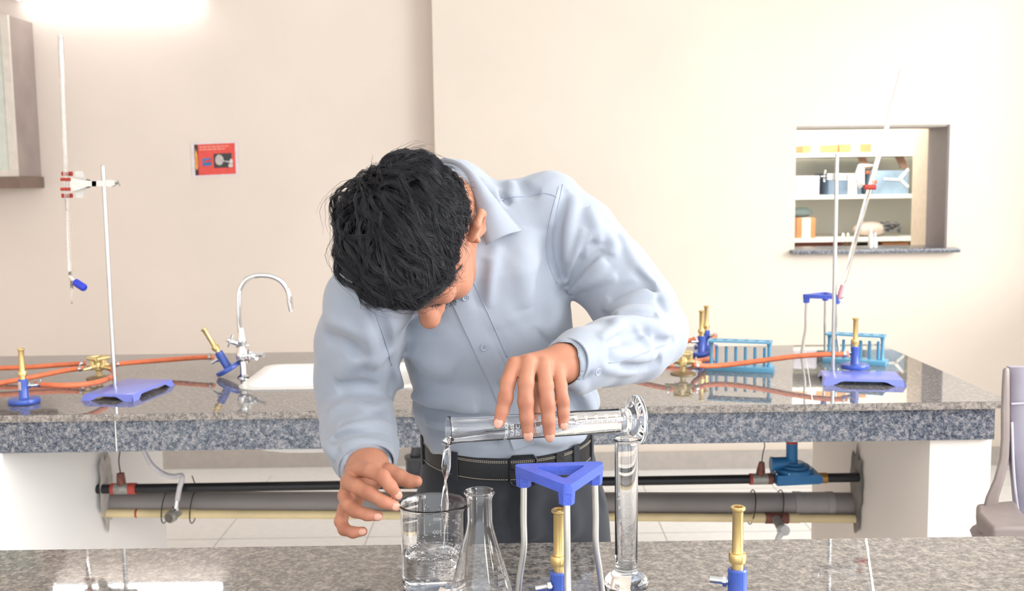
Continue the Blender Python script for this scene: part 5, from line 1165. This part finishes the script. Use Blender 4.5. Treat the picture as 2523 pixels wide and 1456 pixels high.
# right hand (picture left), steadying the beaker
rf_ = [fin([(884, 1154, 1.428), (914, 1160, 1.398), (942, 1174, 1.380), (962, 1198, 1.378), (976, 1216, 1.384)], (.0112, .0102, .0098, .0086, .0074)),
       fin([(858, 1188, 1.422), (882, 1200, 1.395), (910, 1214, 1.378), (945, 1236, 1.374), (972, 1246, 1.378)], (.0112, .0100, .0096, .0084, .0074)),
       fin([(850, 1222, 1.424), (858, 1245, 1.400), (874, 1258, 1.388), (905, 1268, 1.380), (931, 1271, 1.380)], (.0106, .0095, .0090, .0080, .0070)),
       fin([(848, 1254, 1.432), (840, 1284, 1.412), (848, 1304, 1.402), (870, 1312, 1.394), (894, 1309, 1.392)], (.0098, .0088, .0082, .0074, .0064))]
wr = NP(905, 1162, 1.482)
par = [(wr+V3(.003, 0, .010), NP(888, 1158, 1.436), .0175, .0118), (wr, NP(864, 1190, 1.430), .0180, .0122), (wr+V3(-.003, 0, -.008), NP(856, 1222, 1.433), .0160, .0116), (wr+V3(-.004, .004, -.018), NP(854, 1252, 1.440), .0140, .0105),
       (NP(895, 1180, 1.445), NP(872, 1235, 1.447), .012, .012)]
thr = fin([(925, 1170, 1.475), (958, 1164, 1.463), (984, 1176, 1.456), (1008, 1186, 1.452), (1026, 1186, 1.450)], (.0155, .0125, .0115, .0098, .0085))
RH = hand(*hb(805, 1085, 1070, 1345, 1.345, 1.58), par, rf_, thr, [(wr+V3(0, 0, .004), np.array(FR[2][0]), .0270, .031), (wr+V3(0, .005, .004), NP(880, 1185, 1.442), .027, .017)])
parts.append(RH.mesh(1))
# the rest of the body inside the clothes
IB = Field((-.36, 1.45, .01), (.36, 2.0, 1.5), .009)
for i in range(len(SS)-1):
    A, B = SS[i], SS[i+1]; IB.sect((A[0], A[1]-.03, A[2]-.03, A[3], A[4]), (B[0], B[1]-.03, B[2]-.03, B[3], B[4]), .02)
for ch in (ML, FL[:-1], MR, FR[:-1]): IB.chain([(c, r*.68) for c, r in ch], .01)
IB.cone(NB, ML[0][0], .035, .04, .02); IB.cone(NB, MR[0][0], .035, .04, .02); IB.cone(NB, hw(0, -.05, -.15), .05, .05, .02)
hx = hipc.x; LEG = {}
for s_, xx in ((1, P(1390, 1300, 1.81).x), (-1, P(1130, 1300, 1.81).x)):
    LEG[s_] = xx; IB.chain([(V3(xx-.02*s_, 1.80, .86), .058), (V3(xx+.005*s_, 1.80, .50), .052), (V3(xx+.008*s_, 1.83, .10), .038), (V3(xx+.01*s_, 1.74, .05), .034)], .02)
parts.append(IB.mesh(1))
bme = np_mesh('body', parts)
_co = np.zeros(len(bme.vertices)*3, np.float32); bme.vertices.foreach_get('co', _co); _co = _co.reshape(-1, 3); _kn = np.zeros(len(_co), np.float32); _tp = np.zeros(len(_co), np.float32)
for ch in lf + rf_:   # darker skin over the knuckles, pinker finger ends
    _kn = np.maximum(_kn, np.exp(-(np.linalg.norm(_co-np.array(ch[2][0])-np.array((0, -.006, .002)), axis=1)/.0085)**2)); _kn = np.maximum(_kn, .45*np.exp(-(np.linalg.norm(_co-np.array(ch[3][0])-np.array((0, -.006, .002)), axis=1)/.006)**2))
    _tp = np.maximum(_tp, np.exp(-(np.linalg.norm(_co-np.array(ch[4][0]), axis=1)/.013)**2))
_at = bme.color_attributes.new('skin_tone', 'FLOAT_COLOR', 'POINT'); _cc = np.ones((len(_co), 4), np.float32); _cc[:, 0] = _kn; _cc[:, 1] = _tp; _cc[:, 2] = 0; _at.data.foreach_set('color', _cc.ravel())
_nt = M_skin.node_tree; _b = _nt.nodes['Principled BSDF']; _src = _b.inputs['Base Color'].links[0].from_socket
_va = _nt.nodes.new('ShaderNodeVertexColor'); _va.layer_name = 'skin_tone'; _sp = _nt.nodes.new('ShaderNodeSeparateColor'); _nt.links.new(_va.outputs[0], _sp.inputs[0])
_m1 = _nt.nodes.new('ShaderNodeMixRGB'); _m1.inputs[2].default_value = lin('#8f5440'); _mu = _nt.nodes.new('ShaderNodeMath'); _mu.operation = 'MULTIPLY'; _mu.inputs[1].default_value = .65
_nt.links.new(_sp.outputs[0], _mu.inputs[0]); _nt.links.new(_mu.outputs[0], _m1.inputs[0]); _nt.links.new(_src, _m1.inputs[1])
_m2 = _nt.nodes.new('ShaderNodeMixRGB'); _m2.inputs[2].default_value = lin('#d48d7a'); _mv = _nt.nodes.new('ShaderNodeMath'); _mv.operation = 'MULTIPLY'; _mv.inputs[1].default_value = .5
_nt.links.new(_sp.outputs[1], _mv.inputs[0]); _nt.links.new(_mv.outputs[0], _m2.inputs[0]); _nt.links.new(_m1.outputs[0], _m2.inputs[1]); _nt.links.new(_m2.outputs[0], _b.inputs['Base Color'])
body = link('body', bme, M_skin, person, 180, True); body['label'] = 'tan skin of face, neck and both hands'
def nails(F_, chains, dirs, wid):
    for ch, nd, w_ in zip(chains, dirs, wid):
        tip, pre = np.array(ch[-1][0], float), np.array(ch[-2][0], float); d = nrm(tip-pre); n = np.array(nd, float); n = nrm(n - d*(n@d)); x = np.cross(d, n); r = ch[-1][1]
        c = tip + d*r*.10 + n*(r*.80); M_ = Matrix((Vector(x), Vector(d), Vector(n))).transposed()
        MB().ell(c, (w_, w_*1.22, .0022), 18, 10, M_).build('fingernail', M_nail, person, 180, True)
nails(LH, lf, [(-.15, -1, .25), (0, -1, .1), (0, -1, .1), (.1, -1, .2)], (.0062, .0066, .0063, .0054))
nails(RH, rf_, [(.25, -.9, .35), (.3, -.95, .15), (.35, -.95, .05), (.3, -.95, .25)], (.0056, .0056, .0053, .0048))

# ---- hair
def hair_dirs(n, seed):
    r = np.random.RandomState(seed); out = []
    while len(out) < n:
        v = r.normal(size=3); v /= np.linalg.norm(v)
        if hairline(v) > 0: out.append(v)
    return np.array(out)
def hairline(v):
    l, f, u = v
    lim = -.42 - .75*max(0, l)*max(0, -f+.15) + .62*max(0, min(1, (f+.55)/.6)) + .16*max(0, f-.0)**1.5 - .10*max(0, abs(l)-.75)*(1 if f < .3 else 0)
    return u - lim
CR = np.array((.073, .093, .084))*HS; CC = np.array((0, -.012, .02))*HS
def thick(v):
    l, f, u = v; t_ = .025 + .006*max(0, -l) - .013*max(0, l-.35)/.65 - .013*max(0, -f-.2) + .006*max(0, u-.4) + .008*max(0, -f)*0
    t_ *= 1 + .45*mnoise.noise(Vector((l*3.2+5, f*3.2, u*3.2)))
    return max(.004, t_)*min(1.0, max(.0, hairline(v))*3.0 + .12)
def flow(v, r):
    l, f, u = v; c = np.array((-.30, -.72, .62)); away = v - c; away /= (np.linalg.norm(away)+.05)       # whorl at the rear left of the crown
    dk = min(1.0, np.linalg.norm(v-c)/.7); w_ = away*.9*dk*dk + np.array((.6, .6, -.1)) + r*.35; w_ = w_ - v*(w_@v); return w_/(np.linalg.norm(w_)+1e-9)
def curve(v0, L, lift, r, wav, ph, n=10):
    v = v0.copy(); pts = []
    for i in range(n):
        s_ = i/(n-1); t_ = thick(v)
        off = (.15 + .95*lift*min(1, s_*2.6))*t_ - .006*s_*s_*lift + .0025*wav*math.sin(ph + s_*5.5)
        pts.append(CC + v*CR + v*(off))
        fl = flow(v, r); sd = np.cross(v, fl); v = v + (fl + sd*(.42*math.sin(ph*1.7 + s_*4.2)*wav + .10*math.sin(ph*3+s_*9)))*(L/(n-1))/.085; v = v/np.linalg.norm(v)
    return np.array(pts)
rs = np.random.RandomState(5); NC = 1200; cd_ = hair_dirs(NC, 2); clumps = []
for v in cd_:
    l = v[0]; top = min(1, max(0, .2 + v[2] + max(0, -l)*.5 + max(0, v[1])*.7)); L = .020 + .048*top*rs.uniform(.75, 1.25)
    if l > .72: L *= .45
    clumps.append(curve(v, L, rs.uniform(.75, 1.25), rs.normal(size=3), rs.uniform(.6, 1.5), rs.uniform(0, 6.28)))
clumps = np.array(clumps); NSTR = 24000; sd_ = hair_dirs(NSTR, 3); _w = np.array((-.30, -.72, .62)); sd_[:1800] = [(q/np.linalg.norm(q)) for q in (_w + rs.normal(size=(1800, 3))*.22)]; near = np.argmax(sd_@cd_.T, 1); allv = []; allf = []; nseg = 10; base_i = 0; wgt = np.linspace(0, 1, nseg)**.8
root_c = CC + cd_*CR; ang = np.array([0, 2.094, 4.189])
for i in range(NSTR):
    c = clumps[near[i]]; root = CC + sd_[i]*CR; ofs = (root - root_c[near[i]])
    p = c + ofs*(1 - .52*wgt)[:, None] + rs.normal(size=3)*.0011*wgt[:, None] + (rs.normal(size=3)*.009*wgt[:, None]**2 if rs.rand() < .18 else 0)
    p = HC + p@HM.T; d = np.gradient(p, axis=0); d /= np.linalg.norm(d, axis=1)[:, None]+1e-9; a = np.cross(d, np.array((.3, .5, .8))); a /= np.linalg.norm(a, axis=1)[:, None]+1e-9; b = np.cross(d, a)
    rad = rs.uniform(.00020, .00040)*(1 - .75*np.linspace(0, 1, nseg)**2)
    ring = p[:, None, :] + (a[:, None, :]*np.cos(ang)[None, :, None] + b[:, None, :]*np.sin(ang)[None, :, None])*rad[:, None, None]; allv.append(ring.reshape(-1, 3))
    k = np.arange(nseg-1)[:, None]*3 + np.arange(3)[None]; k2 = np.arange(nseg-1)[:, None]*3 + (np.arange(3)[None]+1) % 3
    allf.append(np.stack([k, k2, k2+3, k+3], -1).reshape(-1, 4) + base_i); base_i += nseg*3
hair = link('hair', np_mesh('hair', [(np.concatenate(allv), np.concatenate(allf))]), M_hair, person, 180, True); hair['label'] = 'thick wavy black hair'; 
# dense under-layer of the hair
vv = []; ff = []; NA, NB_ = 64, 48; ok = np.zeros((NB_+1, NA), bool)
for j in range(NB_+1):
    th = math.pi*j/NB_
    for i in range(NA):
        ph = 2*math.pi*i/NA; v = np.array((math.sin(th)*math.cos(ph), math.sin(th)*math.sin(ph), math.cos(th))); hl = hairline(v); ok[j, i] = hl > -.03
        lump = 1 + .25*mnoise.noise(Vector(v*4.0)) + .15*mnoise.noise(Vector(v*9.0)); vv.append(tuple(HC + HM @ (CC + v*CR + v*max(-.004, thick(v)*.28*lump*min(1, max(0, hl*4)) + (.0012 if hl > .02 else -.003)))))
for j in range(NB_):
    for i in range(NA):
        l = (i+1) % NA
        if ok[j, i] and ok[j, l] and ok[j+1, i] and ok[j+1, l]: ff.append((j*NA+i, j*NA+l, (j+1)*NA+l, (j+1)*NA+i))
MB().add(vv, ff).build('under_hair', M_hair, hair, 180, True)
# stubble of moustache and beard, brows
def tuft(name, pts, n, L, spread, seed):
    r = np.random.RandomState(seed); m_ = MB()
    for k in range(n):
        u = r.rand()*(len(pts)-1); i = min(int(u), len(pts)-2); c = np.array(pts[i])*(1-(u-i)) + np.array(pts[i+1])*(u-i) + r.normal(size=3)*spread
        d = nrm(np.array((.2*r.normal(), .75, -.7)) + r.normal(size=3)*.35)*L*r.uniform(.6, 1.2); a, b = hw(*c), hw(*(c+d)); m_.tube([a, (a+b)/2 + HM @ (r.normal(size=3)*L*.1), b], [.00035, .0003, .0001], 3)
    return m_.build(name, M_hair, person, 180, True)
tuft('moustache', [(-.026, .092, -.074), (0, .099, -.069), (.026, .092, -.074), (.036, .078, -.088), (.03, .076, -.104), (0, .088, -.108)], 420, .006, .0035, 1)
tuft('eyebrow', [(.014, .086, .006), (.03, .086, .011), (.05, .072, .006)], 160, .006, .0025, 2); tuft('eyebrow', [(-.014, .086, .006), (-.03, .086, .011), (-.05, .072, .006)], 160, .006, .0025, 3)

# ---- trousers, belt, shoes
TF = Field((-.24, 1.62, .045), (.26, 2.02, .99), .005); zc = P(1250, 1104, 1.80).z
def tsec(x, y, z, rx, ry): return (V3(x, y, z), rx, ry, V3(1, 0, 0), V3(0, 1, 0))
T0, T1, T2 = tsec(hx, 1.80, zc-.002, .142, .107), tsec(hx+.002, 1.80, zc-.06, .150, .112), tsec(hx+.004, 1.805, zc-.13, .158, .116)
TF.sect(T0, T1, .02); TF.sect(T1, T2, .02)
for s_ in (1, -1):
    xx = LEG[s_]; TF.chain([(V3(xx-.012*s_, 1.80, zc-.12), .088), (V3(xx, 1.80, .72), .088), (V3(xx+.006*s_, 1.80, .48), .072), (V3(xx+.01*s_, 1.83, .09), .062)], .02)
TF.smax(TF.sl((-1, 0, -1), (1, 3, 2))[0], TF.ax[2][None, None, :] - (zc+.006) + 0*TF.V, .004)
for a, am, w_ in (([(1265, 1180), (1262, 1250), (1275, 1335)], -.010, .014), ([(1320, 1190), (1300, 1260), (1320, 1330)], .006, .02), ([(1440, 1110), (1475, 1150), (1500, 1210)], .006, .010), ([(1425, 1120), (1465, 1180), (1485, 1260)], -.004, .008), ([(1130, 1200), (1140, 1270), (1150, 1335)], .006, .02), ([(1380, 1220), (1400, 1280), (1400, 1330)], .005, .025)):
    q = [h[0] for h in (TF.hit(*p, y0=1.5, y1=2.1) for p in a) if h is not None]
    if len(q) > 1: TF.fold(q, am, w_)
tr_ = link('trousers', np_mesh('trousers', [TF.mesh(2)]), M_trous, person, 180, True); tr_['label'] = 'charcoal trousers'
for s_ in (1, -1):
    xx = LEG[s_]+.01*s_; SH_ = Field((xx-.07, 1.52, -.01), (xx+.07, 1.92, .14), .005); SH_.cone((xx, 1.85, .045), (xx+.012*s_, 1.62, .03), .042, .038, .02); SH_.cone((xx, 1.85, .05), (xx, 1.84, .10), .042, .045, .02)
    SH_.smax(SH_.sl((-9, -9, -9), (9, 9, 9))[0], (.002 - SH_.ax[2])[None, None, :] + 0*SH_.V, .003); so_ = link('shoe', np_mesh('shoe', [SH_.mesh(1)]), M_leath, person, 180, True)
bh = .039; bz0 = P(1250, 1088, 1.80).z; BX, BY = .1465, .1115
def bpt(a, z, dr=0.0): # belt path, sagging a little at the front
    return Vector((hx + (BX+dr)*math.copysign(abs(math.cos(a))**.9, math.cos(a)), 1.80 + (BY+dr)*math.copysign(abs(math.sin(a))**.9, math.sin(a)), z - .020*max(0, -math.sin(a))**1.5))
N = 96; vv = []; ff = []
pr = [(-.001, -bh/2), (.0022, -bh/2+.001), (.003, 0), (.0022, bh/2-.001), (-.001, bh/2), (-.0025, 0)]
for i in range(N):
    a = 2*math.pi*i/N
    for dr, dz in pr: vv.append(bpt(a, bz0+dz, dr))
    for k in range(6): j = (i+1) % N; ff.append((i*6+k, i*6+(k+1) % 6, j*6+(k+1) % 6, j*6+k))
belt = MB().add(vv, ff).build('belt', M_leath, person, 50, True); belt['label'] = 'black leather belt with pale stitching'
m_ = MB()
for row in (-bh/2+.0042, bh/2-.0042, bh/2-.0066):
    for i in range(150):
        a0 = math.radians(182 + i*1.18); a1 = a0 + math.radians(.72); p0, p1 = bpt(a0, bz0+row, .0031), bpt(a1, bz0+row, .0031); m_.tube([p0, p1], .00045, 4)
tag(m_.build('stitching', M_thread, belt, None, True), kind='stuff')
ab = math.radians(278); bc = bpt(ab, bz0, .006); tx = (bpt(ab+.02, bz0, .006)-bpt(ab-.02, bz0, .006)).normalized(); up_ = Vector((0, 0, 1))
q = [bc + tx*sx*.022 + up_*sz*.024 for sx, sz in ((-1, -1), (1, -1), (1, 1), (-1, 1))]; qq = []
for i in range(4):
    a, b = q[i], q[(i+1) % 4]; qq += [a.lerp(b, .12), a.lerp(b, .5), a.lerp(b, .88)]
bk_ = MB().tube(qq, .0023, 8, closed=True); bk_.tube([bc - tx*.022, bc + tx*.02], .0018, 6); bk_.build('buckle', mat('gunmetal', '#2a2b2e', rough=.25, metal=.9), belt, 60, True)
def loop_(deg, material, name, w_=.006, hh=.024, par=person):
    a = math.radians(deg); c = bpt(a, bz0, .0042); t_ = (bpt(a+.02, bz0)-bpt(a-.02, bz0)).normalized(); n_ = Vector((t_.y, -t_.x, 0)); vv = []
    for sx, sz, dn in ((-1, -1, -.002), (1, -1, -.002), (1, -1, .0012), (-1, -1, .0012), (-1, 1, -.002), (1, 1, -.002), (1, 1, .0012), (-1, 1, .0012)): vv.append(c + t_*sx*w_ + up_*sz*hh + n_*dn)
    MB().add(vv, [(0, 1, 2, 3), (7, 6, 5, 4), (0, 4, 5, 1), (1, 5, 6, 2), (2, 6, 7, 3), (3, 7, 4, 0)]).build(name, material, par, None, True)
for dg in (196, 237, 318, 344): loop_(dg, M_trous, 'belt_loop')
loop_(303, M_leath, 'belt_keeper', .007, .0205, belt)
